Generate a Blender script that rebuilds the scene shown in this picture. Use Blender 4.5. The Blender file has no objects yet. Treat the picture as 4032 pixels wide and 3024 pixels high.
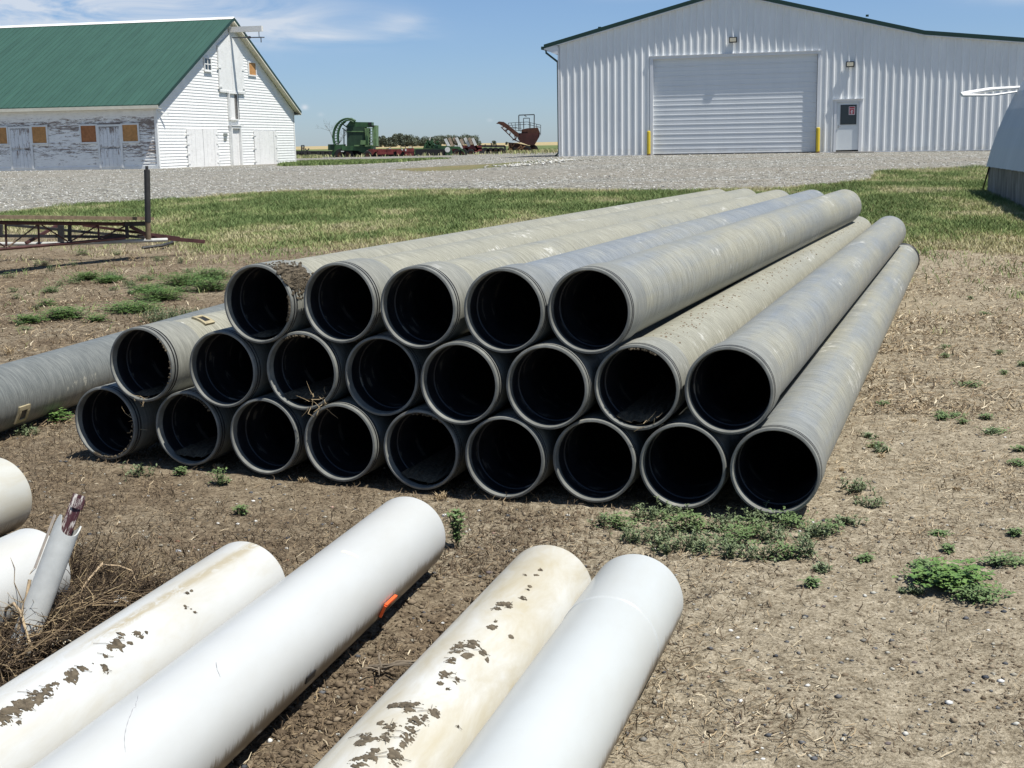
import bpy, math, random
import numpy as np
from mathutils import Vector, Matrix
random.seed(7); rng = np.random.default_rng(7)
scene = bpy.context.scene
COL = scene.collection
R = math.radians
# ------------------------------------------------------------------ camera
F, H, ROLL = 5150.0, 1.6, 0.018
PITCH = math.atan((1512 - 561) / F)
CP, SP = math.cos(PITCH), math.sin(PITCH)
CR, SR = math.cos(ROLL), math.sin(ROLL)
cam = bpy.data.cameras.new('camera'); camo = bpy.data.objects.new('camera', cam); COL.objects.link(camo)
cam.sensor_width = 36; cam.lens = F / 4032 * 36; cam.clip_start = .05; cam.clip_end = 20000
r0, u0, f0 = Vector((1, 0, 0)), Vector((0, SP, CP)), Vector((0, CP, -SP))
rr, uu = CR * r0 - SR * u0, SR * r0 + CR * u0
camo.matrix_world = Matrix(((rr.x, uu.x, -f0.x, 0), (rr.y, uu.y, -f0.y, 0), (rr.z, uu.z, -f0.z, H), (0, 0, 0, 1)))
scene.camera = camo
# ------------------------------------------------------------------ light and sky
SUN_AZ, SUN_EL = R(119), R(65)
sv = Vector((math.sin(SUN_AZ) * math.cos(SUN_EL), math.cos(SUN_AZ) * math.cos(SUN_EL), math.sin(SUN_EL)))
sl = bpy.data.lights.new('sun', 'SUN'); sl.energy = 5.0; sl.angle = R(.53); sl.color = (1, .972, .905)
so = bpy.data.objects.new('sun', sl); COL.objects.link(so); so.rotation_euler = sv.to_track_quat('Z', 'Y').to_euler()
w = bpy.data.worlds.new('World'); scene.world = w; w.use_nodes = True
nt = w.node_tree; nt.nodes.clear()
def N(nt, t, **k):
    n = nt.nodes.new(t)
    for a, b in k.items():
        if a.startswith('i_'):
            n.inputs[int(a[2:]) if a[2:].isdigit() else a[2:].replace('_', ' ')].default_value = b
        else: setattr(n, a, b)
    return n
def L(nt, a, b): nt.links.new(a, b)
sky = N(nt, 'ShaderNodeTexSky', sky_type='NISHITA', sun_disc=False, sun_elevation=SUN_EL, sun_rotation=SUN_AZ, altitude=900, air_density=1.0, dust_density=.35, ozone_density=2.5)
bg = N(nt, 'ShaderNodeBackground'); bg.inputs[1].default_value = .080
wo = N(nt, 'ShaderNodeOutputWorld')
# thin high cirrus: streaks in azimuth / elevation
tc = N(nt, 'ShaderNodeTexCoord'); sx = N(nt, 'ShaderNodeSeparateXYZ'); L(nt, tc.outputs['Generated'], sx.inputs[0])
def M(nt, op, a, b=None, c=None, clamp=False):
    n = nt.nodes.new('ShaderNodeMath'); n.operation = op; n.use_clamp = clamp
    for i, v in enumerate((a, b, c)):
        if v is None: continue
        if isinstance(v, (int, float)): n.inputs[i].default_value = v
        else: nt.links.new(v, n.inputs[i])
    return n.outputs[0]
az = M(nt, 'ARCTAN2', sx.outputs[0], sx.outputs[1])
el = M(nt, 'ARCSINE', sx.outputs[2])
cb = N(nt, 'ShaderNodeCombineXYZ'); L(nt, M(nt, 'MULTIPLY_ADD', el, -1.6, M(nt, 'MULTIPLY', az, 1.0)), cb.inputs[0]); L(nt, M(nt, 'MULTIPLY_ADD', az, .35, M(nt, 'MULTIPLY', el, 5.0)), cb.inputs[1])
cn = N(nt, 'ShaderNodeTexNoise', noise_dimensions='2D'); cn.inputs['Scale'].default_value = 8; cn.inputs['Detail'].default_value = 7; cn.inputs['Roughness'].default_value = .58; cn.inputs['Distortion'].default_value = .5
L(nt, cb.outputs[0], cn.inputs['Vector'])
def blob(a0, sa, e0, se, amp):
    d = M(nt, 'ADD', M(nt, 'POWER', M(nt, 'ABSOLUTE', M(nt, 'DIVIDE', M(nt, 'SUBTRACT', az, a0), sa)), 2), M(nt, 'POWER', M(nt, 'ABSOLUTE', M(nt, 'DIVIDE', M(nt, 'SUBTRACT', el, e0), se)), 2))
    return M(nt, 'MULTIPLY', M(nt, 'EXPONENT', M(nt, 'MULTIPLY', d, -1)), amp)
m = blob(R(-19), R(7.5), R(5.6), R(1.2), .62)
for a in ((-12, 5.0, 5.0, .8, .42), (-15.5, 5.0, 6.4, .7, .5), (-4.4, 1.1, 5.0, .40, .42), (-7.5, 3.0, 4.5, .35, .30), (5, 2.2, 6.2, .30, .30), (21, 2.2, 5.6, .45, .36), (15, 6, 6.6, .35, .2)):
    m = M(nt, 'ADD', m, blob(R(a[0]), R(a[1]), R(a[2]), R(a[3]), a[4]))
for a in ((-8.6, .13, 1.62, .10, .42), (-7.95, .12, 1.3, .08, .18), (-.75, .12, .95, .07, .16)):
    m = M(nt, 'ADD', m, blob(R(a[0]), R(a[1]), R(a[2]), R(a[3]), a[4]))
dens = M(nt, 'MULTIPLY', m, M(nt, 'MULTIPLY_ADD', cn.outputs[0], 5.5, -1.75, clamp=False), clamp=False)
dens = M(nt, 'MINIMUM', M(nt, 'MAXIMUM', dens, 0), .75)
mx = N(nt, 'ShaderNodeMix', data_type='RGBA'); L(nt, dens, mx.inputs[0])
tint = N(nt, 'ShaderNodeMix', data_type='RGBA', blend_type='MULTIPLY'); tint.inputs[0].default_value = 1
air = N(nt, 'ShaderNodeValToRGB'); air.color_ramp.elements[0].color = (.60, .745, 1.05, 1); air.color_ramp.elements[1].color = (.95, 1, 1.03, 1); air.color_ramp.elements[1].position = .30
L(nt, M(nt, 'ABSOLUTE', sx.outputs[2]), air.inputs[0])
L(nt, sky.outputs[0], tint.inputs[6]); L(nt, air.outputs[0], tint.inputs[7])
L(nt, tint.outputs[2], mx.inputs[6]); mx.inputs[7].default_value = (7.2, 7.6, 8.2, 1)
L(nt, mx.outputs[2], bg.inputs[0]); L(nt, bg.outputs[0], wo.inputs[0])
scene.view_settings.view_transform = 'Standard'; scene.view_settings.look = 'None'
scene.view_settings.exposure = .36; scene.view_settings.gamma = 1
scene.cycles.max_bounces = 8; scene.cycles.diffuse_bounces = 3; scene.cycles.use_denoising = True

# ------------------------------------------------------------------ helpers
def K(x, y):                      # pixel of the 2212 px wide view -> pixel of the photograph
    return x * 4032 / 2212, y * 4032 / 2212
def ray(u, v):
    X, Y = u - 2016, v - 1512
    x0, y0 = CR * X - SR * Y, SR * X + CR * Y
    a = -y0 / F
    return np.array([x0 / F, CP + a * SP, -SP + a * CP])
def at_y(u, v, y):
    r = ray(u, v); t = y / r[1]; return np.array([r[0] * t, y, H + r[2] * t])
def sst(x): x = np.clip(x, 0, 1); return x * x * (3 - 2 * x)
def terrain(x, y):
    x = np.asarray(x, float); y = np.asarray(y, float)
    hh = .66 + .27 * sst((x + 10) / 12)
    t = np.clip((y - 14) / 43, 0, 1); t = t - .03 * np.sin(2 * np.pi * t)
    g = hh * t
    g = g + (.46 - g) * sst((y - 62) / 46)
    g = g + .018 * np.exp(-((x + 1.8) ** 2 / 1.5 + (y - 6.6) ** 2 / 6))
    # furrow between the white pipes
    dd = (x - (-.16)) - .3 * (y - 4.3)
    g = g + np.where((y < 5.2) & (y > -3), (.018 * np.exp(-((dd - .02) / .05) ** 2) - .02 * np.exp(-((dd + .06) / .03) ** 2)) * sst((5.0 - y) / .5), 0)
    return g
def hit(u, v, dz=0):
    r = ray(u, v); y = 3.0; p = None
    for _ in range(4000):
        t = y / r[1]; z = H + r[2] * t
        if z <= terrain(r[0] * t, y) + dz: break
        y *= 1.0015
        if y > 3000: break
    return np.array([r[0] * t, y, float(terrain(r[0] * t, y)) + dz])
def vnoise(x, y, seed=0):
    xi, yi = np.floor(x).astype(np.int64), np.floor(y).astype(np.int64)
    fx, fy = x - xi, y - yi; fx = fx * fx * (3 - 2 * fx); fy = fy * fy * (3 - 2 * fy)
    def hsh(a, b):
        n = (a * 374761393 + b * 668265263 + seed * 1442695041) & 0x7fffffff
        n = ((n ^ (n >> 13)) * 1274126177) & 0x7fffffff
        return ((n ^ (n >> 16)) & 0xffff) / 65535.0
    return (hsh(xi, yi) * (1 - fx) + hsh(xi + 1, yi) * fx) * (1 - fy) + (hsh(xi, yi + 1) * (1 - fx) + hsh(xi + 1, yi + 1) * fx) * fy
def fbm(x, y, o=4, seed=0):
    s, a, t = 0, 1, 0
    for i in range(o): s = s + a * vnoise(x * 2 ** i + i * 17.3, y * 2 ** i + i * 9.1, seed + i); t += a; a *= .55
    return s / t
class MB:
    def __init__(s): s.v = []; s.f = []; s.m = []
    def add(s, vs, fs, m=0):
        b = len(s.v); s.v += [tuple(map(float, v)) for v in vs]; s.f += [tuple(i + b for i in f) for f in fs]; s.m += [m] * len(fs); return s
    def box(s, x0, x1, y0, y1, z0, z1, m=0):
        return s.add([(x0, y0, z0), (x1, y0, z0), (x1, y1, z0), (x0, y1, z0), (x0, y0, z1), (x1, y0, z1), (x1, y1, z1), (x0, y1, z1)],
                     [(0, 3, 2, 1), (4, 5, 6, 7), (0, 1, 5, 4), (1, 2, 6, 5), (2, 3, 7, 6), (3, 0, 4, 7)], m)
    def prism(s, pts, y0, y1, m=0):      # polygon in x,z extruded along y
        n = len(pts); vs = [(p[0], y0, p[1]) for p in pts] + [(p[0], y1, p[1]) for p in pts]
        fs = [tuple(range(n)), tuple(range(2 * n - 1, n - 1, -1))] + [(i, i + n, (i + 1) % n + n, (i + 1) % n) for i in range(n)]
        return s.add(vs, fs, m)
    def bar(s, a, b, w, h=None, m=0, up=(0, 0, 1)):
        a, b = Vector(a), Vector(b); d = (b - a).normalized(); h = w if h is None else h
        x = d.cross(Vector(up)); x = x.normalized() if x.length > 1e-4 else Vector((1, 0, 0)); y = x.cross(d)
        vs = [p + x * (i * w / 2) + y * (j * h / 2) for p in (a, b) for i, j in ((-1, -1), (1, -1), (1, 1), (-1, 1))]
        return s.add(vs, [(3, 2, 1, 0), (4, 5, 6, 7), (0, 1, 5, 4), (1, 2, 6, 5), (2, 3, 7, 6), (3, 0, 4, 7)], m)
    def tube(s, pts, rad, n=8, m=0, cap=True):
        pts = [Vector(p) for p in pts]; rad = rad if hasattr(rad, '__len__') else [rad] * len(pts)
        vs = []; up = None
        for i, p in enumerate(pts):
            d = (pts[min(i + 1, len(pts) - 1)] - pts[max(i - 1, 0)]).normalized()
            if up is None: up = Vector((0, 0, 1)) if abs(d.z) < .9 else Vector((1, 0, 0))
            x = d.cross(up).normalized(); y = x.cross(d); up = y
            vs += [p + (x * math.cos(2 * math.pi * k / n) + y * math.sin(2 * math.pi * k / n)) * rad[i] for k in range(n)]
        fs = [(i * n + k, i * n + (k + 1) % n, (i + 1) * n + (k + 1) % n, (i + 1) * n + k) for i in range(len(pts) - 1) for k in range(n)]
        if cap: fs += [tuple(range(n - 1, -1, -1)), tuple((len(pts) - 1) * n + k for k in range(n))]
        return s.add(vs, fs, m)
    def lathe(s, prof, n=72, m=0, closed=False, mats=None):   # prof = [(radius, z)], axis +Z
        vs = [(r * math.cos(2 * math.pi * k / n), r * math.sin(2 * math.pi * k / n), z) for r, z in prof for k in range(n)]
        b = len(s.v); P = len(prof)
        for i in range(P if closed else P - 1):
            j = (i + 1) % P
            fs = [(i * n + k, i * n + (k + 1) % n, j * n + (k + 1) % n, j * n + k) for k in range(n)]
            s.f += [tuple(q + b for q in f) for f in fs]; s.m += [mats[i] if mats else m] * n
        s.v += vs; return s
    def blob(s, c, rx, ry, rz, m=0, jit=.18, n=7, k=5):
        vs = []; fs = []
        for i in range(k + 1):
            th = math.pi * i / k
            for j in range(n):
                ph = 2 * math.pi * j / n; q = 1 + random.uniform(-jit, jit)
                vs.append((c[0] + rx * q * math.sin(th) * math.cos(ph), c[1] + ry * q * math.sin(th) * math.sin(ph), c[2] + rz * q * math.cos(th)))
        for i in range(k):
            for j in range(n): fs.append((i * n + j, (i + 1) * n + j, (i + 1) * n + (j + 1) % n, i * n + (j + 1) % n))
        return s.add(vs, fs, m)
    def build(s, name, mats, parent=None, smooth=None):
        me = bpy.data.meshes.new(name); me.from_pydata(s.v, [], s.f)
        for mt in (mats if isinstance(mats, (list, tuple)) else [mats]): me.materials.append(mt)
        if any(s.m): me.polygons.foreach_set('material_index', s.m)
        if smooth is not None:
            me.polygons.foreach_set('use_smooth', [True] * len(me.polygons)); me.set_sharp_from_angle(angle=R(smooth))
        me.update()
        o = bpy.data.objects.new(name, me); COL.objects.link(o)
        if parent is not None: o.parent = parent
        return o
def fastmesh(name, v, f, mats, attrs=None, smooth=False, fattr=None):
    me = bpy.data.meshes.new(name); nv, nf, k = len(v), len(f), f.shape[1]
    me.vertices.add(nv); me.vertices.foreach_set('co', np.asarray(v, np.float32).ravel())
    me.loops.add(nf * k); me.loops.foreach_set('vertex_index', np.asarray(f, np.int32).ravel())
    me.polygons.add(nf); me.polygons.foreach_set('loop_start', np.arange(0, nf * k, k, dtype=np.int32)); me.polygons.foreach_set('loop_total', np.full(nf, k, np.int32))
    if smooth: me.polygons.foreach_set('use_smooth', np.ones(nf, bool))
    for mt in (mats if isinstance(mats, (list, tuple)) else [mats]): me.materials.append(mt)
    for a, d in (attrs or {}).items():
        at = me.attributes.new(a, 'FLOAT', 'POINT'); at.data.foreach_set('value', np.asarray(d, np.float32))
    me.update(calc_edges=True); me.validate()
    o = bpy.data.objects.new(name, me); COL.objects.link(o); return o
def tag(o, label=None, cat=None, group=None, kind=None):
    if label: o['label'] = label
    if cat: o['category'] = cat
    if group: o['group'] = group
    if kind: o['kind'] = kind
    return o
def empty(name, loc=(0, 0, 0), rz=0, label=None, cat=None, group=None, mat=None):
    o = bpy.data.objects.new(name, None); COL.objects.link(o); o.empty_display_size = .1
    if mat is not None: o.matrix_world = mat
    else: o.location = loc; o.rotation_euler = (0, 0, rz)
    return tag(o, label, cat, group)
# ------------------------------------------------------------------ materials
class Mt:
    """small helper round one Principled material"""
    def __init__(s, name, rough=.7, metal=0, spec=.4):
        s.m = bpy.data.materials.new(name); s.m.use_nodes = True; s.nt = s.m.node_tree
        s.b = s.nt.nodes['Principled BSDF']; s.b.inputs['Roughness'].default_value = rough; s.b.inputs['Metallic'].default_value = metal
        s.b.inputs['Specular IOR Level'].default_value = spec; s._t = None
    def coord(s, kind='Object', scale=(1, 1, 1), loc=(0, 0, 0)):
        if s._t is None: s._t = s.nt.nodes.new('ShaderNodeTexCoord')
        mp = s.nt.nodes.new('ShaderNodeMapping'); mp.inputs['Scale'].default_value = scale; mp.inputs['Location'].default_value = loc
        s.nt.links.new(s._t.outputs[kind], mp.inputs[0]); return mp.outputs[0]
    def noise(s, scale=5, detail=4, rough=.55, vec=None, dist=0, out=0):
        n = s.nt.nodes.new('ShaderNodeTexNoise'); n.inputs['Scale'].default_value = scale; n.inputs['Detail'].default_value = detail
        n.inputs['Roughness'].default_value = rough; n.inputs['Distortion'].default_value = dist
        if vec is not None: s.nt.links.new(vec, n.inputs['Vector'])
        return n.outputs[out]
    def ramp(s, v, stops):
        n = s.nt.nodes.new('ShaderNodeValToRGB'); e = n.color_ramp.elements
        while len(e) < len(stops): e.new(.5)
        for i, (p, c) in enumerate(stops): e[i].position = p; e[i].color = (*c, 1) if hasattr(c, '__len__') else (c, c, c, 1)
        s.nt.links.new(v, n.inputs[0]); return n.outputs[0]
    def mix(s, f, a, b, blend='MIX'):
        n = s.nt.nodes.new('ShaderNodeMix'); n.data_type = 'RGBA'; n.blend_type = blend
        for i, v in ((0, f), (6, a), (7, b)):
            if isinstance(v, (int, float)): n.inputs[i].default_value = v
            elif isinstance(v, tuple): n.inputs[i].default_value = (*v, 1)[:4]
            else: s.nt.links.new(v, n.inputs[i])
        return n.outputs[2]
    def math(s, op, a, b=None, c=None, clamp=False): return M(s.nt, op, a, b, c, clamp)
    def attr(s, name):
        n = s.nt.nodes.new('ShaderNodeAttribute'); n.attribute_name = name; return n.outputs['Fac']
    def rnd(s):
        n = s.nt.nodes.new('ShaderNodeObjectInfo'); return n.outputs['Random']
    def color(s, c):
        if isinstance(c, tuple): s.b.inputs['Base Color'].default_value = (*c, 1)[:4]
        else: s.nt.links.new(c, s.b.inputs['Base Color'])
        return s
    def bump(s, h, strength=.3, dist=.01):
        n = s.nt.nodes.new('ShaderNodeBump'); n.inputs['Strength'].default_value = strength; n.inputs['Distance'].default_value = dist
        s.nt.links.new(h, n.inputs['Height']); s.nt.links.new(n.outputs[0], s.b.inputs['Normal']); return s
def simple(name, c, rough=.7, var=.25, scale=6, metal=0, bump=0, spec=.4):
    t = Mt(name, rough, metal, spec); n = t.noise(scale, 5, .6, t.coord())
    d = tuple(x * (1 - var) for x in c); e = tuple(min(1, x * (1 + var)) for x in c)
    t.color(t.ramp(n, [(.3, d), (.7, e)]))
    if bump: t.bump(n, bump, .01)
    return t.m
def sep(t, vec):
    n = t.nt.nodes.new('ShaderNodeSeparateXYZ'); t.nt.links.new(vec, n.inputs[0]); return n.outputs

# --- ground, one shader blended by measured zones
def ground_material():
    t = Mt('ground_mix', .95, spec=.15); P = t.coord('Object')
    n1 = t.noise(1.1, 5, .6, P); n2 = t.noise(14, 6, .7, P); n3 = t.noise(75, 4, .7, P)
    mixn = t.math('ADD', t.math('MULTIPLY', n2, .48), t.math('MULTIPLY', n3, .52))
    light = t.ramp(mixn, [(.34, (.055, .040, .025)), (.45, (.230, .190, .130)), (.56, (.395, .338, .245)), (.68, (.60, .525, .40))])
    brown = t.ramp(mixn, [(.34, (.036, .026, .017)), (.47, (.140, .104, .067)), (.66, (.300, .235, .158))])
    br = t.math('ADD', t.attr('brown'), t.math('MULTIPLY', t.math('SUBTRACT', n1, .5), 2.2), clamp=True)
    dirt = t.mix(br, light, brown)
    # straw chaff flecks
    v = t.nt.nodes.new('ShaderNodeTexVoronoi'); v.inputs['Scale'].default_value = 40; t.nt.links.new(t.coord('Object', (1, 2.2, 1)), v.inputs['Vector'])
    fl = t.ramp(v.outputs['Distance'], [(.10, 1.), (.22, 0.)])
    fl = t.math('MULTIPLY', fl, t.math('MULTIPLY', t.attr('chaff'), t.ramp(n2, [(.45, 0.), (.6, 1.)])))
    dirt = t.mix(fl, dirt, (.46, .36, .22))
    # gravel
    vg = t.nt.nodes.new('ShaderNodeTexVoronoi'); vg.inputs['Scale'].default_value = 17; vg.inputs['Randomness'].default_value = 1; t.nt.links.new(P, vg.inputs['Vector'])
    sg = t.nt.nodes.new('ShaderNodeSeparateColor'); t.nt.links.new(vg.outputs['Color'], sg.inputs[0])
    vg2 = t.nt.nodes.new('ShaderNodeTexVoronoi'); vg2.inputs['Scale'].default_value = 9; t.nt.links.new(t.coord('Object', (1, 1, 1)), vg2.inputs['Vector'])
    sg2 = t.nt.nodes.new('ShaderNodeSeparateColor'); t.nt.links.new(vg2.outputs['Color'], sg2.inputs[0])
    gv = t.math('ADD', t.math('MULTIPLY', sg.outputs[0], .6), t.math('MULTIPLY', sg2.outputs[0], .4))
    gcol = t.ramp(gv, [(.10, (.060, .058, .054)), (.38, (.175, .170, .148)), (.62, (.285, .275, .238)), (.84, (.45, .445, .405)), (.97, (.72, .71, .68))])
    gcol = t.mix(t.ramp(t.noise(1, 4, .6, t.coord('Object', (.07, .40, 1))), [(.42, .0), (.60, .55)]), gcol, t.ramp(mixn, [(.3, (.165, .145, .115)), (.7, (.34, .305, .25))]))
    # lawn thatch
    lp = t.noise(.9, 5, .65, t.coord('Object', (1, .55, 1))); l3 = t.noise(30, 3, .7, P)
    lg = t.ramp(l3, [(.3, (.055, .080, .028)), (.7, (.150, .180, .070))])
    ld = t.ramp(l3, [(.3, (.130, .095, .050)), (.7, (.330, .260, .150))])
    dry = t.math('ADD', t.attr('dry'), t.math('MULTIPLY', t.math('SUBTRACT', lp, .5), 1.8), clamp=True)
    lawn = t.mix(dry, lg, ld)
    # fields
    yy = sep(t, P)[1]
    fn = t.noise(.02, 5, .6, t.coord('Object', (1, 2.5, 1))); fn2 = t.noise(.3, 4, .6, P)
    wheat = t.ramp(fn2, [(.3, (.30, .235, .120)), (.7, (.42, .34, .19))])
    green = t.ramp(fn2, [(.3, (.070, .100, .035)), (.7, (.16, .19, .075))])
    fy = t.math('ADD', yy, t.math('MULTIPLY', t.math('SUBTRACT', fn, .5), 260))
    bands = t.nt.nodes.new('ShaderNodeMapRange'); t.nt.links.new(fy, bands.inputs[0]); bands.inputs[1].default_value = 430; bands.inputs[2].default_value = 470
    field = t.mix(bands.outputs[0], green, wheat)
    def edge(a, n, k=1.6):
        return t.math('MULTIPLY_ADD', t.math('ADD', t.math('SUBTRACT', a, .5), t.math('MULTIPLY', t.math('SUBTRACT', n, .5), k)), 5, .5, clamp=True)
    nm = t.math('ADD', t.math('MULTIPLY', t.noise(.8, 5, .65, P), .5), t.math('MULTIPLY', t.noise(7, 4, .7, P), .5))
    c = t.mix(edge(t.attr('lawn'), nm), dirt, lawn)
    c = t.mix(edge(t.attr('gravel'), nm), c, gcol)
    c = t.mix(t.attr('field'), c, field)
    t.color(c)
    hgt = t.math('ADD', t.math('MULTIPLY', n2, .7), t.math('MULTIPLY', n3, .45))
    hgt = t.math('ADD', hgt, t.math('MULTIPLY', t.math('MULTIPLY', sg.outputs[0], t.attr('gravel')), 1.6))
    t.bump(hgt, 1.0, .032)
    return t.m
M_GROUND = ground_material()
def pile_material(name, base):
    t = Mt(name, .5, spec=.35); rn = t.rnd()
    o = t.nt.nodes.new('ShaderNodeCombineXYZ'); t.nt.links.new(t.math('MULTIPLY', rn, 37.), o.inputs[2]); t.nt.links.new(t.math('MULTIPLY', rn, 11.), o.inputs[0])
    def c(s):
        a = t.nt.nodes.new('ShaderNodeVectorMath'); a.operation = 'MULTIPLY_ADD'; t.nt.links.new(t.coord(), a.inputs[0]); a.inputs[1].default_value = s; t.nt.links.new(o.outputs[0], a.inputs[2]); return a.outputs[0]
    big = t.noise(1.0, 5, .6, c((3, 3, .9))); ring = t.noise(1.0, 4, .65, c((2.5, 2.5, 22))); long_ = t.noise(1.0, 3, .6, c((14, 14, .35)))
    fine = t.noise(1.0, 6, .8, c((7, 7, 110)))
    blue = t.ramp(fine, [(.35, (.118, .130, .136)), (.5, (.200, .216, .226)), (.65, (.320, .335, .340))]); tan = t.ramp(fine, [(.35, (.165, .158, .122)), (.5, (.270, .262, .208)), (.65, (.410, .398, .325))])
    f = t.math('ADD', t.math('MULTIPLY', big, .55), t.math('ADD', t.math('MULTIPLY', ring, .16), t.math('MULTIPLY', long_, .3)))
    da = t.nt.nodes.new('ShaderNodeAttribute'); da.attribute_type = 'OBJECT'; da.attribute_name = 'dust'
    f = t.math('ADD', f, t.math('MULTIPLY', t.math('SUBTRACT', da.outputs['Fac'], .42), .50))
    col = t.mix(t.ramp(f, [(.36, 0.), (.62, 1.)]), blue, tan)
    wsc = t.ramp(t.math('MULTIPLY', t.noise(1, 6, .8, c((12, 12, 26))), t.ramp(t.noise(1, 3, .5, c((5, 5, 1.1))), [(.5, .75), (.66, 1.15)])), [(.60, 0.), (.66, .75)])
    col = t.mix(wsc, col, (.56, .55, .50))
    if base == 'collar': col = t.mix(.62, col, t.ramp(fine, [(.3, (.135, .140, .132)), (.7, (.245, .250, .232))]))
    if base == 'lone': col = t.mix(1., col, (.72, .71, .65), 'MULTIPLY')
    t.color(col); t.bump(fine, .2, .004)
    t.nt.links.new(t.ramp(big, [(.3, .38), (.7, .62)]), t.b.inputs['Roughness'])
    return t.m
M_LONE = pile_material('mottled_grey_plastic', 'lone'); M_PIPE = pile_material('weathered_grey_plastic', 'body'); M_COLLAR = pile_material('grey_collar_plastic', 'collar')
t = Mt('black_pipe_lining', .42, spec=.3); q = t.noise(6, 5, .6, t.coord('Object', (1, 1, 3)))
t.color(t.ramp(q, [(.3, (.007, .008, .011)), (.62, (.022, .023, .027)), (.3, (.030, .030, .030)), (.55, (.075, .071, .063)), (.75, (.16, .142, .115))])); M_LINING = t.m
t = Mt('pipe_mouth_grey', .5, spec=.3); q = t.noise(9, 5, .6, t.coord())
t.color(t.ramp(q, [(.3, (.115, .118, .110)), (.6, (.205, .208, .190)), (.8, (.33, .325, .28))])); M_MOUTH = t.m
M_GASKET = simple('black_rubber', (.015, .015, .016), .5, .3)
def white_pipe_material(name, stain=0, strip=0, mud=.5, base=(.505, .515, .505), warm=(.38, .31, .17), topspeck=0):
    t = Mt(name, .32, spec=.45); P = t.coord(); X, Y, Z = sep(t, P)[0:3]
    c = t.ramp(t.noise(3, 4, .6, P), [(.3, tuple(x * .96 for x in base)), (.7, base)])
    if stain:
        n = t.noise(1, 6, .7, t.coord('Object', (9, 9, 3.2)), dist=.6); n2 = t.noise(1, 4, .6, t.coord('Object', (4, 4, 1.2)))
        s = t.ramp(t.math('ADD', t.math('MULTIPLY', n, .6), t.math('MULTIPLY', n2, .4)), [(.50 - .06 * stain, 0.), (.72 - .05 * stain, .8 * min(1, stain))])
        c = t.mix(s, c, warm)
        cream = t.ramp(n2, [(.35, 0.), (.7, .30 * min(1, stain))]); c = t.mix(cream, c, (.54, .50, .38))
    if strip:
        d = t.math('ABSOLUTE', t.math('ADD', t.math('MULTIPLY', Z, .034), t.math('SUBTRACT', X, .040))); band = t.ramp(t.math('MULTIPLY', d, 10), [(.08, 1.), (.26, 0.)])
        n = t.noise(1, 6, .75, t.coord('Object', (30, 30, 9)), dist=1); c = t.mix(t.math('MULTIPLY', band, t.math('MULTIPLY', t.ramp(n, [(.40, 0.), (.54, .8)]), t.ramp(Z, [(0., 1.), (.8, 1.), (1., .25)]))), c, (.36, .30, .18))
    if mud:
        st = t.noise(1, 8, .8, t.coord('Object', (11, 11, 150))); big = t.noise(1, 3, .6, t.coord('Object', (2, 2, 2.2)))
        h = t.math('ADD', t.math('MULTIPLY', Y, -5.2), t.math('ADD', t.math('MULTIPLY', t.math('SUBTRACT', st, .5), .8), t.math('MULTIPLY', t.math('SUBTRACT', big, .5), .45)))
        c = t.mix(t.ramp(h, [(mud - .07, 0.), (mud + .07, 1.)]), c, t.ramp(st, [(.35, (.045, .034, .024)), (.65, (.17, .135, .095))]))
    c = t.mix(t.ramp(t.noise(1, 6, .7, t.coord('Object', (4, 4, 1.6))), [(.42, 0.), (.75, .30)]), c, (.38, .36, .31))
    sc = t.ramp(t.noise(1, 6, .8, t.coord('Object', (20, 20, 45))), [(.62, 0.), (.72, .45)]); c = t.mix(sc, c, (.42, .42, .41))
    t.color(c); t.bump(t.noise(140, 2, .5, P), .05, .001)
    return t.m
M_MUD = simple('dried_mud', (.098, .078, .052), .95, .55, 60, bump=.6)
M_STRAW = simple('straw', (.42, .32, .19), .8, .35, 12)
M_TWIG = simple('dead_stalk', (.105, .080, .055), .9, .4, 20)
# ------------------------------------------------------------------ terrain
def line_fn(pts):
    w = np.array([hit(u, v)[:2] for u, v in pts]); o = np.argsort(w[:, 0]); return lambda x: np.interp(x, w[o, 0], w[o, 1])
GRAV = line_fn([(0, 838), (250, 810), (455, 798), (784, 775), (1130, 752), (1550, 747), (2280, 744), (2640, 750), (2900, 745), (3016, 742), (3260, 725), (3425, 706), (3445, 674), (3893, 658)])
LAWN = line_fn([(0, 905), (300, 925), (600, 955), (880, 985), (1280, 975), (2000, 955), (3000, 965), (3500, 972), (3620, 985), (4031, 998)])
def sdf_poly(x, y, pts):
    P = np.array([hit(u, v)[:2] for u, v in pts]); d = np.full(x.shape, 1e9); ins = np.zeros(x.shape, bool)
    for i in range(len(P)):
        a, b = P[i], P[(i + 1) % len(P)]; e = b - a; wx, wy = x - a[0], y - a[1]
        k = np.clip((wx * e[0] + wy * e[1]) / (e @ e), 0, 1); d = np.minimum(d, np.hypot(wx - e[0] * k, wy - e[1] * k))
        c = (a[1] <= y) != (b[1] <= y); ins ^= c & (x < a[0] + (y - a[1]) / (e[1] if abs(e[1]) > 1e-9 else 1e-9) * e[0])
    return np.where(ins, d, -d)
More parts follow.
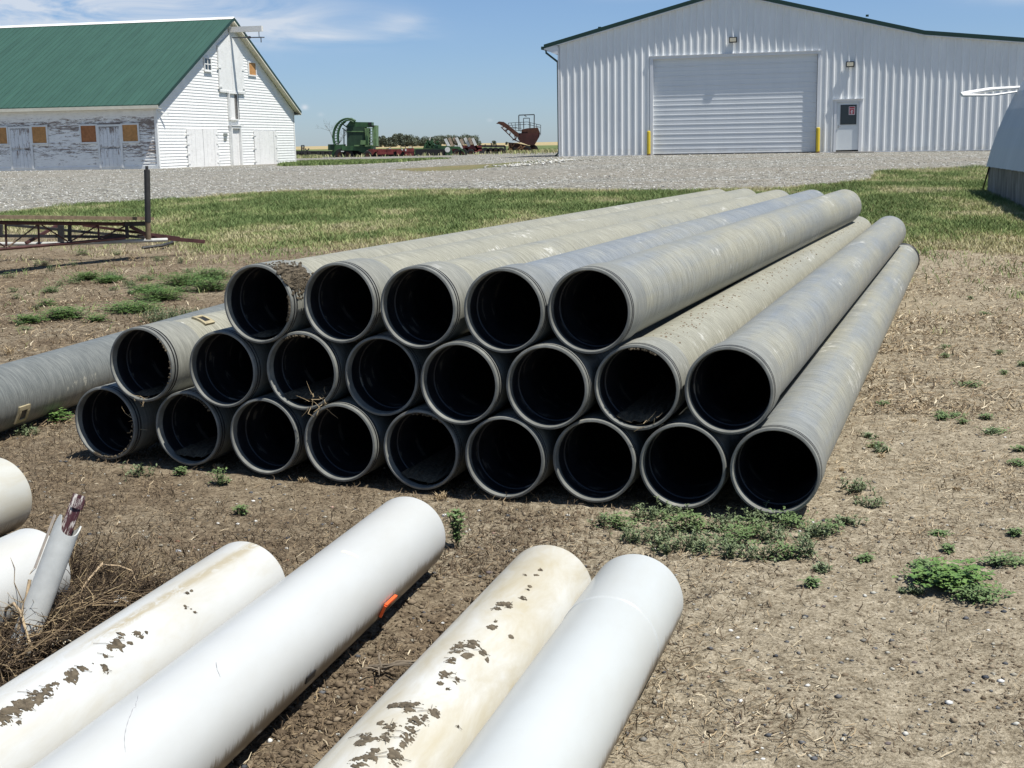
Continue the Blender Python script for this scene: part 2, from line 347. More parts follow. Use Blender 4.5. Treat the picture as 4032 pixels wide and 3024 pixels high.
def zones(x, y):
    a = sst((y - LAWN(x)) / (3.2 + 3.5 * sst(-x / 4)) + .5); g = sst((y - GRAV(x)) / .9 + .5)
    strip = sst(sdf_poly(x, y, [(1100, 640), (1240, 634), (1500, 631), (1650, 627), (1790, 621), (1650, 634), (1450, 645), (1180, 653), (1100, 655)]) / 2.4 + .5)
    wedge = sst(sdf_poly(x, y, [(1530, 667), (1720, 656), (1900, 648), (2010, 640), (2210, 624), (2210, 632), (2000, 655), (1850, 667), (1650, 675)]) / 1.6 + .5)
    g = g * (1 - strip) * (1 - wedge); a = np.maximum(a * (1 - g), np.maximum(strip, wedge))
    a = np.where(y > GRAV(x) + 1, np.maximum(strip, wedge), a)
    far = sst((y - 156 - .15 * x) / 10); farleft = sst((y - 139) / 5) * sst((-x - 12) / 6)
    fld = np.maximum(far, farleft); g = g * (1 - fld)
    # dryness of the grass
    dry = .24 + .36 * np.exp(-((y - LAWN(x)) / 3.0) ** 2) + .5 * np.exp(-((y - GRAV(x)) / .9) ** 2) * (np.abs(x - 6) < 60) * .7
    dry = dry + .14 * sst((x - 4.5) / 3) * sst((y - 17.5) / 2) * sst((23 - y) / 3) + .35 * wedge * sst((x + 1) / -4 + .6) - .12 * strip
    straw = np.exp(-((y - 147) / 7) ** 2) * sst((x + 9) / 4); dry = dry + straw; a = np.maximum(a, straw * .9); g = g * (1 - straw)
    brown = .62 * sst((-x + .6) / 1.6) + .28 * sst((y - 6) / 6) + .55 * np.exp(-(((x + .2 - .3 * (y - 4.2)) / .28) ** 2)) * (y < 5.6)
    brown = np.clip(brown - .45 + .28 * sst((.9 - x) / 1.0) * sst((9 - y) / 2) - .35 * sst((x - .6) / .5) * sst((6.5 - y) / 2) + .30 * sst((-x + .6) / 1.6), -.8, 1)
    chaff = np.clip(.35 + .65 * sst((x - 1.2) / 1.5) - .5 * sst((5.0 - y) / 1), .05, 1)
    return a, g, fld, np.clip(dry, 0, 1.3), brown, chaff
def spaced(segs):
    o = [segs[0][0]]
    for a, b, s in segs:
        n = max(1, int(round((b - a) / s))); o += list(np.linspace(a, b, n + 1)[1:])
    return np.array(o)
ys = spaced([(-6, 3, .6), (3, 8, .022), (8, 12, .045), (12, 18, .09), (18, 36, .18), (36, 62, .5), (62, 160, .9), (160, 300, 8), (300, 900, 40), (900, 6000, 500)])
xp = spaced([(0, 3.4, .024), (3.4, 6, .07), (6, 12, .2), (12, 30, .6), (30, 90, 4), (90, 600, 50), (600, 5000, 400)])
xs = np.concatenate([-xp[:0:-1], xp])
GX, GY = np.meshgrid(xs, ys)
GZ = terrain(GX, GY)
A_l, A_g, A_f, A_d, A_b, A_c = zones(GX, GY)
near = sst((14 - GY) / 4)
rough = (fbm(GX * 3, GY * 3, 3, 5) - .5) * .03 + (fbm(GX * 11, GY * 11, 4, 9) - .5) * .022 + (fbm(GX * 40, GY * 40, 2, 19) - .5) * .008
dark = np.exp(-(((GX + .2 - .3 * (GY - 4.2)) / .22) ** 2)) * (GY < 5.6)
GZ = GZ + rough * near + (fbm(GX * 23, GY * 23, 3, 29) - .5) * .03 * dark + (fbm(GX * .7, GY * .7, 3, 31) - .5) * .08 * sst((GY - 9) / 6) * sst((60 - GY) / 20)
GZ = GZ - .012 * near
ny, nx = GX.shape
idx = np.arange(ny * nx).reshape(ny, nx)
quads = np.stack([idx[:-1, :-1], idx[:-1, 1:], idx[1:, 1:], idx[1:, :-1]], -1).reshape(-1, 4)
fc = lambda A: .25 * (A[:-1, :-1] + A[:-1, 1:] + A[1:, 1:] + A[1:, :-1]).reshape(-1)
zl, zg, zf = fc(A_l), fc(A_g), fc(A_f)
cls = np.where(zf > .5, 3, np.where(zg > .5, 2, np.where(zl > .5, 1, 0)))
V3 = np.stack([GX, GY, GZ], -1).reshape(-1, 3)
for k, nm in enumerate(('ground', 'lawn', 'gravel_yard', 'field')):
    fq = quads[cls == k]; u, inv = np.unique(fq, return_inverse=True); inv = inv.reshape(fq.shape)
    o = fastmesh(nm, V3[u], inv, M_GROUND, {'lawn': A_l.ravel()[u], 'gravel': A_g.ravel()[u], 'field': A_f.ravel()[u], 'dry': A_d.ravel()[u], 'brown': A_b.ravel()[u], 'chaff': A_c.ravel()[u]}, smooth=True)
    tag(o, kind='structure')
def gz(x, y):     # height of the built ground
    i = int(np.clip(np.searchsorted(ys, y) - 1, 0, ny - 2)); j = int(np.clip(np.searchsorted(xs, x) - 1, 0, nx - 2))
    a = (y - ys[i]) / (ys[i + 1] - ys[i]); b = (x - xs[j]) / (xs[j + 1] - xs[j])
    return float((GZ[i, j] * (1 - b) + GZ[i, j + 1] * b) * (1 - a) + (GZ[i + 1, j] * (1 - b) + GZ[i + 1, j + 1] * b) * a)
def gzv(x, y):
    i = np.clip(np.searchsorted(ys, y) - 1, 0, ny - 2); j = np.clip(np.searchsorted(xs, x) - 1, 0, nx - 2)
    a = (y - ys[i]) / (ys[i + 1] - ys[i]); b = (x - xs[j]) / (xs[j + 1] - xs[j])
    return (GZ[i, j] * (1 - b) + GZ[i, j + 1] * b) * (1 - a) + (GZ[i + 1, j] * (1 - b) + GZ[i + 1, j + 1] * b) * a

# ------------------------------------------------------------------ building materials
def panel_material(name, c, dirt=.12, rough=.38):
    t = Mt(name, rough, spec=.5); n = t.noise(1.2, 5, .65, t.coord('Object', (1, 1, .35)))
    col = t.ramp(n, [(.3, tuple(x * (1 - dirt) for x in c)), (.7, c)]); z = sep(t, t.coord())[2]
    if 'siding' in name or 'door_steel' in name:
        g = t.math('ADD', t.math('MULTIPLY', z, -1.6), t.math('MULTIPLY', t.noise(3, 6, .7, t.coord('Object', (1, 1, 1.5))), 1.5)); col = t.mix(t.ramp(t.math('ADD', g, 1.6), [(.45, 0.), (1., .40)]), col, (.36, .32, .25))
        col = t.mix(t.ramp(t.noise(1, 5, .7, t.coord('Object', (5, 5, .3))), [(.5, 0.), (.75, .07)]), col, (.40, .41, .40))
    if 'roof' in name: col = t.mix(t.ramp(t.noise(1, 4, .6, t.coord('Object', (.35, 3.2, .35))), [(.4, 0.), (.7, .35)]), col, tuple(x * 1.5 for x in c))
    t.color(col); return t.m
M_STEEL = panel_material('white_steel_siding', (.80, .81, .80))
M_STEELTRIM = panel_material('white_steel_trim', (.74, .75, .76))
M_OHD = panel_material('overhead_door_steel', (.70, .72, .73), .06)
M_GREEN = panel_material('green_roof_steel', (.036, .090, .066), .14, .5)
M_GREEND = panel_material('dark_green_trim', (.010, .042, .030), .2, .5)
M_CONC = simple('concrete', (.30, .28, .25), .9, .3, 3, bump=.3)
M_DARK = simple('dark_void', (.012, .012, .013), .8)
M_BLACK = simple('black_metal', (.02, .02, .022), .45)
M_GLASS = simple('dark_glass', (.02, .028, .035), .08, .2, 2, spec=.6)
def paint_board(name, peel, base=(.86, .86, .84), vert=False, bare=(.115, .080, .062)):
    t = Mt(name, .65, spec=.25); s = (6, 6, 1.3) if vert else (1.1, 1.1, 9)
    n = t.noise(1, 7, .75, t.coord('Object', s)); f = t.noise(1, 6, .8, t.coord('Object', (22, 22, 3) if vert else (4, 4, 30)))
    c = t.ramp(t.noise(2.5, 5, .6, t.coord()), [(.3, tuple(x * .90 for x in base)), (.7, base)])
    x, y, z = sep(t, t.coord())[0:3]
    v = t.math('ADD', t.math('MULTIPLY', n, .55), t.math('MULTIPLY', f, .45))
    if peel > .5:      # heavily worn wall: worst under the eave band and near the corner
        b = t.math('ADD', t.math('MULTIPLY', t.math('EXPONENT', t.math('MULTIPLY', t.math('POWER', t.math('DIVIDE', t.math('SUBTRACT', z, 2.75), .38), 2), -1)), .10), t.math('MULTIPLY', t.math('EXPONENT', t.math('MULTIPLY', t.math('POWER', t.math('DIVIDE', t.math('SUBTRACT', z, 1.65), .45), 2), -1)), .075))
        b = t.math('ADD', b, t.math('MULTIPLY', t.math('EXPONENT', t.math('MULTIPLY', y, -.55)), .05)); v = t.math('ADD', v, b)
        v = t.math('SUBTRACT', v, t.ramp(t.math('MULTIPLY', z, .25), [(.78, 0.), (.86, .14)]))
    c = t.mix(t.ramp(v, [(.675 - .10 * peel, 0.), (.70 - .09 * peel, .9)]), c, t.ramp(f, [(.3, bare), (.7, tuple(q * 2.0 for q in bare))]))
    g = t.ramp(t.noise(1, 5, .7, t.coord('Object', (3, 3, 14))), [(.52, 0.), (.75, .45)]); c = t.mix(g, c, (.46, .44, .40))
    t.color(c); t.bump(v, .15, .01); return t.m
M_BARN = paint_board('white_painted_siding', .42); M_BARNP = paint_board('peeling_painted_siding', 1.02, base=(.92, .91, .88))
M_BARND = paint_board('worn_white_door_boards', .34, (.84, .83, .81), True); M_BARNDP = paint_board('peeling_door_boards', .80, (.78, .79, .80), True)
M_TRIM = paint_board('white_trim_paint', .12, (.80, .80, .78)); M_CREAM = simple('cream_fascia', (.68, .64, .52), .6, .1, 3)
M_PLY = simple('orange_plywood', (.46, .235, .085), .75, .22, 8); M_RUSTWOOD = simple('reddish_plywood', (.36, .15, .06), .75, .22, 8)
# ------------------------------------------------------------------ barn (local: x along the gable, y away from it, z up)
bx, by = -16.825, 64.0
gd = Vector((.20684, .97837, 0)); wd = Vector((-.97837, .20684, 0))
barn = empty('barn', mat=Matrix(((gd.x, wd.x, 0, bx), (gd.y, wd.y, 0, by), (0, 0, 1, 0), (0, 0, 0, 1))),
             label='old white wooden barn with green metal roof and peeling long side wall', cat='barn')
BW, BL, ZW, ZR, OV = 18.1, 24.0, 3.74, 8.30, .36
sl_ = (ZR - ZW) / (BW / 2)
def lap(mb, outline, z0, z1, step, face):
    z = z0
    while z < z1 - 1e-6:
        zt = min(z + step, z1); a0, a1 = outline(z); c0, c1 = outline(zt)
        if a1 - a0 < .02: break
        if c1 < c0: c0 = c1 = (c0 + c1) / 2
        pts = [(a0, -.026, z), (a1, -.026, z), (c1, -.004, zt), (c0, -.004, zt), (a0, 0, z), (a1, 0, z)]
        pts = [face(*p) for p in pts]; mb.add(pts, [(0, 1, 2, 3), (0, 4, 5, 1)]); z = zt
def gout(z):
    return (0, BW) if z <= ZW else ((z - ZW) / sl_, BW - (z - ZW) / sl_)
mb = MB(); lap(mb, gout, .62, ZR - .05, .15, lambda x, y, z: (x, y, z))
mb.prism([(.02, .3), (BW - .02, .3), (BW - .02, ZW), (BW / 2, ZR - .05), (.02, ZW)], .001, .12)
mb.build('gable_wall', M_BARN, barn)
mb = MB(); lap(mb, lambda z: (0, BL), .76, ZW, .15, lambda x, y, z: (y, x, z))
mb.box(.001, .12, .13, BL, .3, ZW); mb.f = [tuple(reversed(f)) if i < 40 else f for i, f in enumerate(mb.f)]
mb.build('long_wall', M_BARNP, barn)
mb = MB(); mb.box(-.05, -.029, 0, BL, .62, .80); mb.build('sill_board', M_TRIM, barn)
mb = MB(); mb.box(BW - .12, BW, .13, BL, .3, ZW); mb.box(.13, BW - .13, BL - .12, BL, .3, ZW); mb.build('rear_wall', M_BARN, barn)
mb = MB(); mb.box(-.10, BW + .06, -.10, .0, .2, .60); mb.box(-.12, -.03, .0, BL, .2, .64); mb.build('foundation', simple('whitewashed_concrete', (.55, .52, .42), .9, .25, 2, bump=.3), barn)
for x0, x1 in ((-.045, .09), (BW - .09, BW + .045)):
    mb = MB(); mb.box(x0, x1, -.045, -.028, .62, ZW - .02)
    if x0 < 0: mb.box(-.045, -.028, -.027, .09, .80, ZW - .02)
    mb.build('corner_board', M_TRIM, barn)
# roof
EV = .42
def roof_slab(sgn):
    mb = MB(); a = BW / 2
    xe = -EV if sgn < 0 else BW + EV; ze = ZW + .06 - EV * sl_; zr = ZR + .06
    for (t0, t1, m, y0, y1) in ((.0, .10, 0, -OV, BL + .3),):
        mb.prism([(a, zr + t1), (xe, ze + t1), (xe, ze + t0), (a, zr + t0)] if sgn < 0 else [(a, zr + t0), (xe, ze + t0), (xe, ze + t1), (a, zr + t1)], y0, y1)
    y = -OV + .02
    nrm = Vector((-sl_, 0, 1)).normalized() if sgn < 0 else Vector((sl_, 0, 1)).normalized()
    while y < BL + .3:
        mb.bar((a, y, zr + .10 + .008), (xe, y, ze + .10 + .008), .035, .022, up=(0, 0, 1)); y += .305
    return mb.build('roof', M_GREEN, barn)
ra = roof_slab(-1); roof_slab(1)
mb = MB(); mb.prism([(BW / 2 - .22, ZR + .08), (BW / 2, ZR + .21), (BW / 2 + .22, ZR + .08), (BW / 2, ZR + .17)], -OV - .03, BL + .3); mb.build('ridge_cap', M_TRIM, ra)
for s in (-1, 1):
    a = BW / 2; xe = -EV if s < 0 else BW + EV; ze = ZW + .06 - EV * sl_
    mb = MB(); mb.bar((a, -OV - .012, ZR + .05 + .06), (xe, -OV - .012, ze + .05), .022, .15); mb.build('rake_trim', M_GREEND, barn)
    mb = MB()
    if s > 0: mb.bar((a, -OV - .002, ZR - .035), (xe, -OV - .002, ze - .06), .03, .07)
    mb.prism([(a, ZR + .05), (xe, ze + .05), (xe, ze - .03), (a, ZR - .03)][::(1 if s > 0 else -1)], -OV + .015, -.03); mb.build('rake_board', M_CREAM, barn)
mb = MB(); ze = ZW + .06 - EV * sl_
mb.box(-EV - .03, -EV - .002, -OV, BL, ze - .10, ze + .055); mb.box(-EV, -.03, -OV + .02, BL, ze - .11, ze - .09); mb.build('eave_fascia', M_CREAM, barn)
mb = MB(); mb.box(BW + EV + .002, BW + EV + .03, -OV, BL, ze - .10, ze + .055); mb.box(BW + .03, BW + EV, -OV + .02, BL, ze - .11, ze - .09); mb.build('eave_fascia', M_CREAM, barn)
def planks(mb, x0, x1, z0, z1, y, n, face=lambda x, y, z: (x, y, z), th=.03):
    for i in range(n):
        a = x0 + (x1 - x0) * i / n + .006; b = x0 + (x1 - x0) * (i + 1) / n - .006; d = random.uniform(0, .008)
        c = [face(*p) for p in ((a, y - th - d, z0), (b, y - th - d, z0), (b, y, z0), (a, y, z0), (a, y - th - d, z1), (b, y - th - d, z1), (b, y, z1), (a, y, z1))]
        mb.add(c, [(0, 3, 2, 1), (4, 5, 6, 7), (0, 1, 5, 4), (1, 2, 6, 5), (2, 3, 7, 6), (3, 0, 4, 7)])
def frame_(mb, x0, x1, z0, z1, w, y0, y1, face=lambda x, y, z: (x, y, z), bottom=True):
    for a, b, c, d in ((x0 - w, x0, z0, z1), (x1, x1 + w, z0, z1), (x0 - w, x1 + w, z1, z1 + w)) + (((x0 - w, x1 + w, z0 - w, z0),) if bottom else ()):
        q = [face(*p) for p in ((a, y0, c), (b, y0, c), (b, y1, c), (a, y1, c), (a, y0, d), (b, y0, d), (b, y1, d), (a, y1, d))]
        mb.add(q, [(0, 3, 2, 1), (4, 5, 6, 7), (0, 1, 5, 4), (1, 2, 6, 5), (2, 3, 7, 6), (3, 0, 4, 7)])
# gable doors
def gdoor(x0, x1, z0, z1, n, label=None, hinges=0, split=None, sag=0):
    mb = MB(); planks(mb, x0, (split or x1) - .01, z0 - sag, z1, -.04, n if not split else n // 2)
    if split: planks(mb, split + .012, x1, z0 - sag, z1, -.04, n - n // 2)
    d = mb.build('door', M_BARND, barn); 
    if label: d['label'] = label
    for k in range(hinges):
        z = z0 + (z1 - z0) * (.13 + .74 * k / max(1, hinges - 1))
        for a, b in ((x0 - .16, x0 + .22), (x1 - .22, x1 + .16)):
            h = MB(); h.box(a, b, -.093, -.082, z - .04, z + .04); h.build('hinge', M_TRIM, d)
    if split:
        g = MB(); g.box(split - .011, split + .011, -.06, -.03, z0 - sag + .02, z1 - .02); g.box(x0 + .02, x1 - .02, -.055, -.03, z0 - sag - .13, z0 - sag - .01); g.build('gap', M_DARK, d)
    return d
gdoor(3.10, 6.75, .58, 2.56, 8, 'double plank door sagging on its left side', 4, 4.95, .04)
gdoor(11.7, 15.05, .56, 2.52, 9, 'plank door on the right with worn bottom edge', 3, 14.55)
d_ = gdoor(8.46, 9.52, .56, 2.62, 4, 'narrow plank door in the middle of the gable')
mb = MB(); frame_(mb, 8.46, 9.52, .56, 2.62, .12, -.20, -.03, bottom=False); mb.box(8.3, 9.9, -.24, -.03, 2.75, 2.80); mb.build('door_frame', M_TRIM, d_)
m_ = MB(); planks(m_, 8.42, 9.22, 3.12, 4.48, -.03, 3); m_ = m_.build('hatch', M_BARND, barn)
mb = MB(); frame_(mb, 8.42, 9.42, 3.12, 4.46, .07, -.16, -.03); mb.build('hatch_frame', M_TRIM, m_)
mb = MB(); mb.box(9.24, 9.40, -.06, -.028, 3.13, 4.45); mb.box(9.42, 9.62, -.14, -.05, 3.1, 4.5); mb.build('hatch_track', simple('grey_weathered_wood', (.20, .19, .18), .9, .4, 12), m_)
mb = MB(); mb.prism([(7.36, 4.55), (10.62, 4.55), (10.62, 6.55), (9.05, 7.62), (7.36, 6.9)], -.10, -.035); hd = mb.build('hay_door', M_TRIM, barn)
mb = MB(); frame_(mb, 7.36, 10.62, 4.55, 4.56, .05, -.13, -.101); [mb.box(a, b, -.13, -.101, z, z + .10) for z in (4.75, 5.75) for a, b in ((7.2, 7.6), (10.35, 10.75))]; mb.build('hinge', M_TRIM, hd)
mb = MB(); mb.box(8.98, 9.02, -.125, -.101, 4.6, 7.5); mb.build('batten', M_TRIM, hd)
def gwin(x0, x1, z0, z1, boarded, face=lambda x, y, z: (x, y, z), mat=None, label=None):
    mb = MB(); q = [face(*p) for p in ((x0, -.055, z0), (x1, -.055, z0), (x1, -.028, z0), (x0, -.028, z0), (x0, -.055, z1), (x1, -.055, z1), (x1, -.028, z1), (x0, -.028, z1))]
    mb.add(q, [(0, 3, 2, 1), (4, 5, 6, 7), (0, 1, 5, 4), (1, 2, 6, 5), (2, 3, 7, 6), (3, 0, 4, 7)])
    wn = mb.build('window', mat or (M_PLY if boarded else M_GLASS), barn)
    if label: wn['label'] = label
    fr = MB(); frame_(fr, x0, x1, z0, z1, .075, -.085, -.03, face)
    fr.build('window_frame', M_TRIM, wn)
    if not boarded:
        g = MB(); g.box((x0 + x1) / 2 - .03, (x0 + x1) / 2 + .03, -.075, -.056, z0, z1); g.box(x0, x1, -.078, -.0561, (z0 + z1) / 2 - .025, (z0 + z1) / 2 + .025)
        g.box(x0 - .12, x1 + .12, -.12, -.086, z0 - .12, z0 - .07); g.build('glazing_bars', M_TRIM, wn)
    return wn
gwin(5.70, 6.42, 5.60, 6.16, False, label='small six pane window left of the hay door')
gwin(11.45, 12.42, 5.60, 6.26, True, label='window boarded with orange plywood under the right rake')
for z0, z1, w in ((2.20, 2.36, .46), (1.98, 2.10, .34)):
    mb = MB(); mb.box(7.60, 7.60 + w, -.06, -.03, z0, z1); s = mb.build('sign_plate', simple('weathered_sign', (.20, .22, .20), .8, .3, 20), barn)
# long wall doors and boarded windows
LF = lambda x, y, z: (y, x, z)
for x0, x1 in ((1.92, 3.00), (6.72, 7.76)):
    mb = MB(); planks(mb, x0, x1, .78, 1.64, -.045, 5, LF); planks(mb, x0, x1, 1.74, 2.66, -.045, 5, LF); d = mb.build('stable_door', M_BARNDP, barn)
    mb = MB(); frame_(mb, x0, x1, .72, 2.70, .10, -.09, -.03, LF, False); mb.build('door_frame', M_TRIM, d)
for i, (x0, x1) in enumerate(((3.16, 3.96), (.97, 1.76), (5.82, 6.58), (7.96, 8.74))):
    gwin(x0, x1, 1.98, 2.76, True, LF, M_RUSTWOOD if i == 0 else M_PLY, 'boarded window beside a stable door')
# hay beam
mb = MB(); mb.box(8.93, 9.17, -1.95, -.10, 7.70, 7.98, 0); hb = mb.build('hay_beam', paint_board('peeling_beam', .75, (.74, .72, .68)), barn)
mb = MB(); mb.bar((9.05, -2.05, 7.38), (9.05, -.2, 7.42), .05, .05); mb.bar((9.05, -1.75, 7.38), (9.05, -1.75, 7.7), .03, .03); mb.bar((9.05, -.95, 7.38), (9.05, -.95, 7.7), .03, .03)
mb.box(9.0, 9.10, -1.25, -1.1, 7.35, 7.47); mb.bar((9.05, -1.85, 7.12), (9.05, -1.85, 7.42), .04, .04); mb.build('track_rail', simple('rusty_rail', (.12, .11, .11), .7), hb)
mb = MB(); mb.bar((.15, -.06, 3.42), (.75, -.30, 3.22), .06, .05); mb.build('bracket', M_TRIM, barn)

# ------------------------------------------------------------------ steel shop building
be = R(15.4)
shop = empty('shop_building', mat=Matrix(((math.cos(be), math.sin(be), 0, 2.344), (-math.sin(be), math.cos(be), 0, 60.2), (0, 0, 1, 0), (0, 0, 0, 1))),
             label='large white ribbed steel shop building with dark green roof edge and wide overhead door', cat='steel building')
APX, AZ_ = 7.51, 7.86
def rooftop(s):
    if s <= APX: return 5.84 + (AZ_ - 5.84) / (APX + .63) * (s + .63)
    if s <= 15.6: return AZ_ - (AZ_ - 5.98) / (15.6 - APX) * (s - APX)
    return 5.83 - .112 * (s - 15.6)
prof = [(0, 0)]; s = .10
while s < 24.6:
    prof += [(s - .058, 0), (s - .024, .034), (s + .024, .034), (s + .058, 0)]
    s += .3048
prof = sorted(set(p for p in prof if 0 <= p[0] <= 24.5)); prof.append((24.5, 0))
def wall_cols(open_):
    mb = MB(); cuts = sorted({c for o in open_ for c in o[:2]} | {APX, 15.6}); P = list(prof)
    for c in cuts:
        ss = [p[0] for p in P]; i = int(np.searchsorted(ss, c))
        if abs(P[min(i, len(P) - 1)][0] - c) > 1e-4:
            a, b = P[i - 1], P[i]; P.insert(i, (c, a[1] + (b[1] - a[1]) * (c - a[0]) / (b[0] - a[0])))
    for a, b in zip(P, P[1:]):
        zb = .94; mid = (a[0] + b[0]) / 2
        for o in open_:
            if o[0] < mid < o[1]: zb = o[2]
        mb.add([(a[0], -a[1], zb), (b[0], -b[1], zb), (b[0], -b[1], rooftop(b[0] - (1e-6)) - .12), (a[0], -a[1], rooftop(a[0] + 1e-6) - .12)], [(0, 1, 2, 3)])
    return mb
wall = wall_cols([(4.17, 11.42, 5.16), (12.06, 13.20, 3.14)]); wall.build('front_wall', M_STEEL, shop)
mb = MB(); mb.box(0, .06, .02, 18, .9, 5.7); mb.box(24.44, 24.5, .02, 18, .9, 4.6); mb.box(0, 24.5, 18, 18.1, .9, 4.6); mb.build('side_wall', M_STEEL, shop)
mb = MB(); mb.box(.03, 24.4, -.005, .3, .55, .935); mb.build('foundation', M_CONC, shop)
for a, b in ((-.03, 4.10), (11.5, 12.0), (13.26, 24.5)):
    mb = MB(); mb.box(a, b, -.055, -.036, .925, .965); mb.build('base_trim', M_STEELTRIM, shop)
mb = MB(); mb.box(-.03, .05, -.045, -.034, .965, 5.72); mb.box(-.03, -.0005, -.034, .08, .965, 5.72); mb.build('corner_trim', M_STEELTRIM, shop)
# roofs
def slab(name, s0, s1, y0, y1, th, dz, mat, par=shop):
    mb = MB(); mb.prism([(s0, rooftop(s0 + 1e-5) + dz), (s1, rooftop(s1 - 1e-5) + dz), (s1, rooftop(s1 - 1e-5) + dz + th), (s0, rooftop(s0 + 1e-5) + dz + th)], y0, y1)
    return mb.build(name, mat, par)
FO = .15
r1 = slab('roof', -.63, APX, -FO, 18.2, .05, -.05, M_GREEN); slab('roof', APX, 15.62, -FO, 18.2, .05, -.05, M_GREEN); slab('roof', 15.6, 24.6, -FO, 18.2, .05, -.05, M_GREEN)
for a, b in ((-.63, APX), (APX, 15.62), (15.605, 24.6)): slab('rake_trim', a, b, -FO - .03, -FO - .002, .17, -.135, M_GREEND); slab('soffit', a, b, -FO - .02, .0, .035, -.175, M_STEELTRIM)
mb = MB(); mb.prism([(APX - .25, AZ_ - .05), (APX, AZ_ + .05), (APX + .25, AZ_ - .05)], -FO - .04, 18.2); mb.build('ridge_cap', M_GREEND, shop)
for s in (1.9, 13.3):
    mb = MB(); mb.box(s - .06, s + .06, -.15, -.02, rooftop(s), rooftop(s) + .08); mb.build('roof_vent', M_GREEND, shop)
mb = MB(); mb.prism([(-.61, 5.70), (-.005, 5.70 + .10), (-.005, 5.45), (-.10, 5.43), (-.61, 5.66)][::-1], -FO + .005, 18); mb.build('soffit_box', M_STEELTRIM, shop)
mb = MB(); mb.box(-.76, -.635, -FO - .02, 18, 5.66, 5.79); gt = mb.build('gutter', M_GREEND, shop)
mb = MB(); mb.tube([(-.56, -.04, 5.66), (-.56, -.04, 5.52), (-.05, -.02, 5.12), (-.05, .05, 5.0), (-.05, .05, 1.1), (-.22, .05, .95)], .045, 8); mb.build('downspout', M_GREEND, gt)
# overhead door
OX0, OX1, OZ0, OZ1 = 4.27, 11.33, .97, 5.08; REC = .10
mb = MB(); n = 10; hgt = (OZ1 + .06 - OZ0) / n
for i in range(n):
    z = OZ0 + i * hgt
    prf = [(0, 0), (.006, .010), (.045, .010), (.052, 0), (hgt * .5 - .02, .001), (hgt * .5, .006), (hgt * .5 + .035, .006), (hgt * .5 + .05, 0), (hgt - .004, 0), (hgt - .002, -.008), (hgt, 0)]
    for (a, da), (b, db) in zip(prf, prf[1:]): mb.add([(OX0 - .05, REC - da, z + a), (OX1 + .05, REC - da, z + a), (OX1 + .05, REC - db, z + b), (OX0 - .05, REC - db, z + b)], [(0, 1, 2, 3)])
od = mb.build('overhead_door', M_OHD, shop)
mb = MB(); mb.box(OX0, OX1, REC - .03, REC + .05, .93, OZ0 - .001); mb.build('bottom_seal', M_BLACK, od)
mb = MB()
mb.box(OX0 - .13, OX0, -.05, REC + .06, .93, OZ1); mb.box(OX1, OX1 + .13, -.05, REC + .06, .93, OZ1); mb.box(OX0 - .16, OX1 + .16, -.055, REC + .06, OZ1 + .0005, OZ1 + .11); mb.box(OX0 - .17, OX1 + .17, -.09, -.02, OZ1 + .111, OZ1 + .135)
mb.build('door_trim', M_STEELTRIM, od)
mb = MB(); mb.box(OX1 - .022, OX1 - .001, REC - .02, REC + .01, .97, OZ1); mb.build('door_seal', M_BLACK, od)
# entry door
mb = MB(); mb.box(12.17, 13.09, .02, .06, 1.03, 3.03); M_DOOR = panel_material('pale_grey_door', (.70, .73, .73), .05, .45); ed = mb.build('entry_door', M_DOOR, shop)
mb = MB(); mb.box(12.06, 12.165, -.045, .07, .95, 3.04); mb.box(13.095, 13.20, -.045, .07, .95, 3.04); mb.box(12.06, 13.20, -.045, .07, 3.0405, 3.14); mb.box(12.0, 13.27, -.11, -.03, 3.1405, 3.17); mb.build('door_frame', M_STEELTRIM, ed)
mb = MB(); mb.box(12.34, 12.96, .004, .019, 2.12, 2.90); mb.build('door_window', M_GLASS, ed)
mb = MB(); frame_(mb, 12.34, 12.96, 2.12, 2.90, .022, -.004, .0195); mb.build('window_gasket', M_BLACK, ed)
mb = MB(); mb.box(12.66, 12.92, -.006, .0035, 2.50, 2.85, 0)
mb.box(12.69, 12.89, -.010, -.0065, 2.53, 2.74, 1); mb.box(12.68, 12.90, -.010, -.0065, 2.765, 2.83, 1)
mb.add([(12.79 + .055 * math.cos(a), -.0105, 2.635 + .06 * math.sin(a)) for a in [i * math.pi / 5 for i in range(10)]], [tuple(range(10))], 0)
mb.add([(12.75, -.0107, 2.55), (12.81, -.0107, 2.55), (12.85, -.0107, 2.68), (12.77, -.0107, 2.71)], [(0, 1, 2, 3)], 0)
mb.add([(12.80, -.0110, 2.60), (12.83, -.0110, 2.61), (12.82, -.0110, 2.655), (12.79, -.0110, 2.64)], [(0, 1, 2, 3)], 1)
sg_ = mb.build('sign', [simple('sign_white', (.70, .62, .62), .5, .05), simple('sign_red', (.42, .03, .045), .5, .15)], ed); sg_['label'] = 'red and white notice in the door window'
mb = MB(); mb.tube([(12.24, .02, 2.02), (12.24, -.06, 2.02), (12.36, -.06, 2.03)], .014, 6); mb.box(12.215, 12.265, .004, .0195, 1.95, 2.10); mb.build('handle', simple('brushed_metal', (.45, .45, .45), .35, metal=.8), ed)
mb = MB(); mb.box(12.0, 13.75, -.9, -.056, .86, .96); mb.build('door_step', M_CONC, shop)
# lamps
for i, (x, z) in enumerate(((7.745, 5.775), (12.665, 4.595))):
    mb = MB(); mb.box(x - .165, x + .165, -.18, -.05, z - .115, z + .115); mb.box(x - .09, x + .09, -.05, -.034, z - .1, z + .1); lp = mb.build('wall_lamp', M_BLACK, shop)
    lp['label'] = ('black flood lamp above the overhead door', 'black flood lamp above the entry door')[i]
    mb = MB(); mb.box(x - .13, x + .13, -.186, -.1805, z - .08, z + .08); mb.build('lens', simple('lamp_lens', (.62, .56, .42), .4, .1), lp)
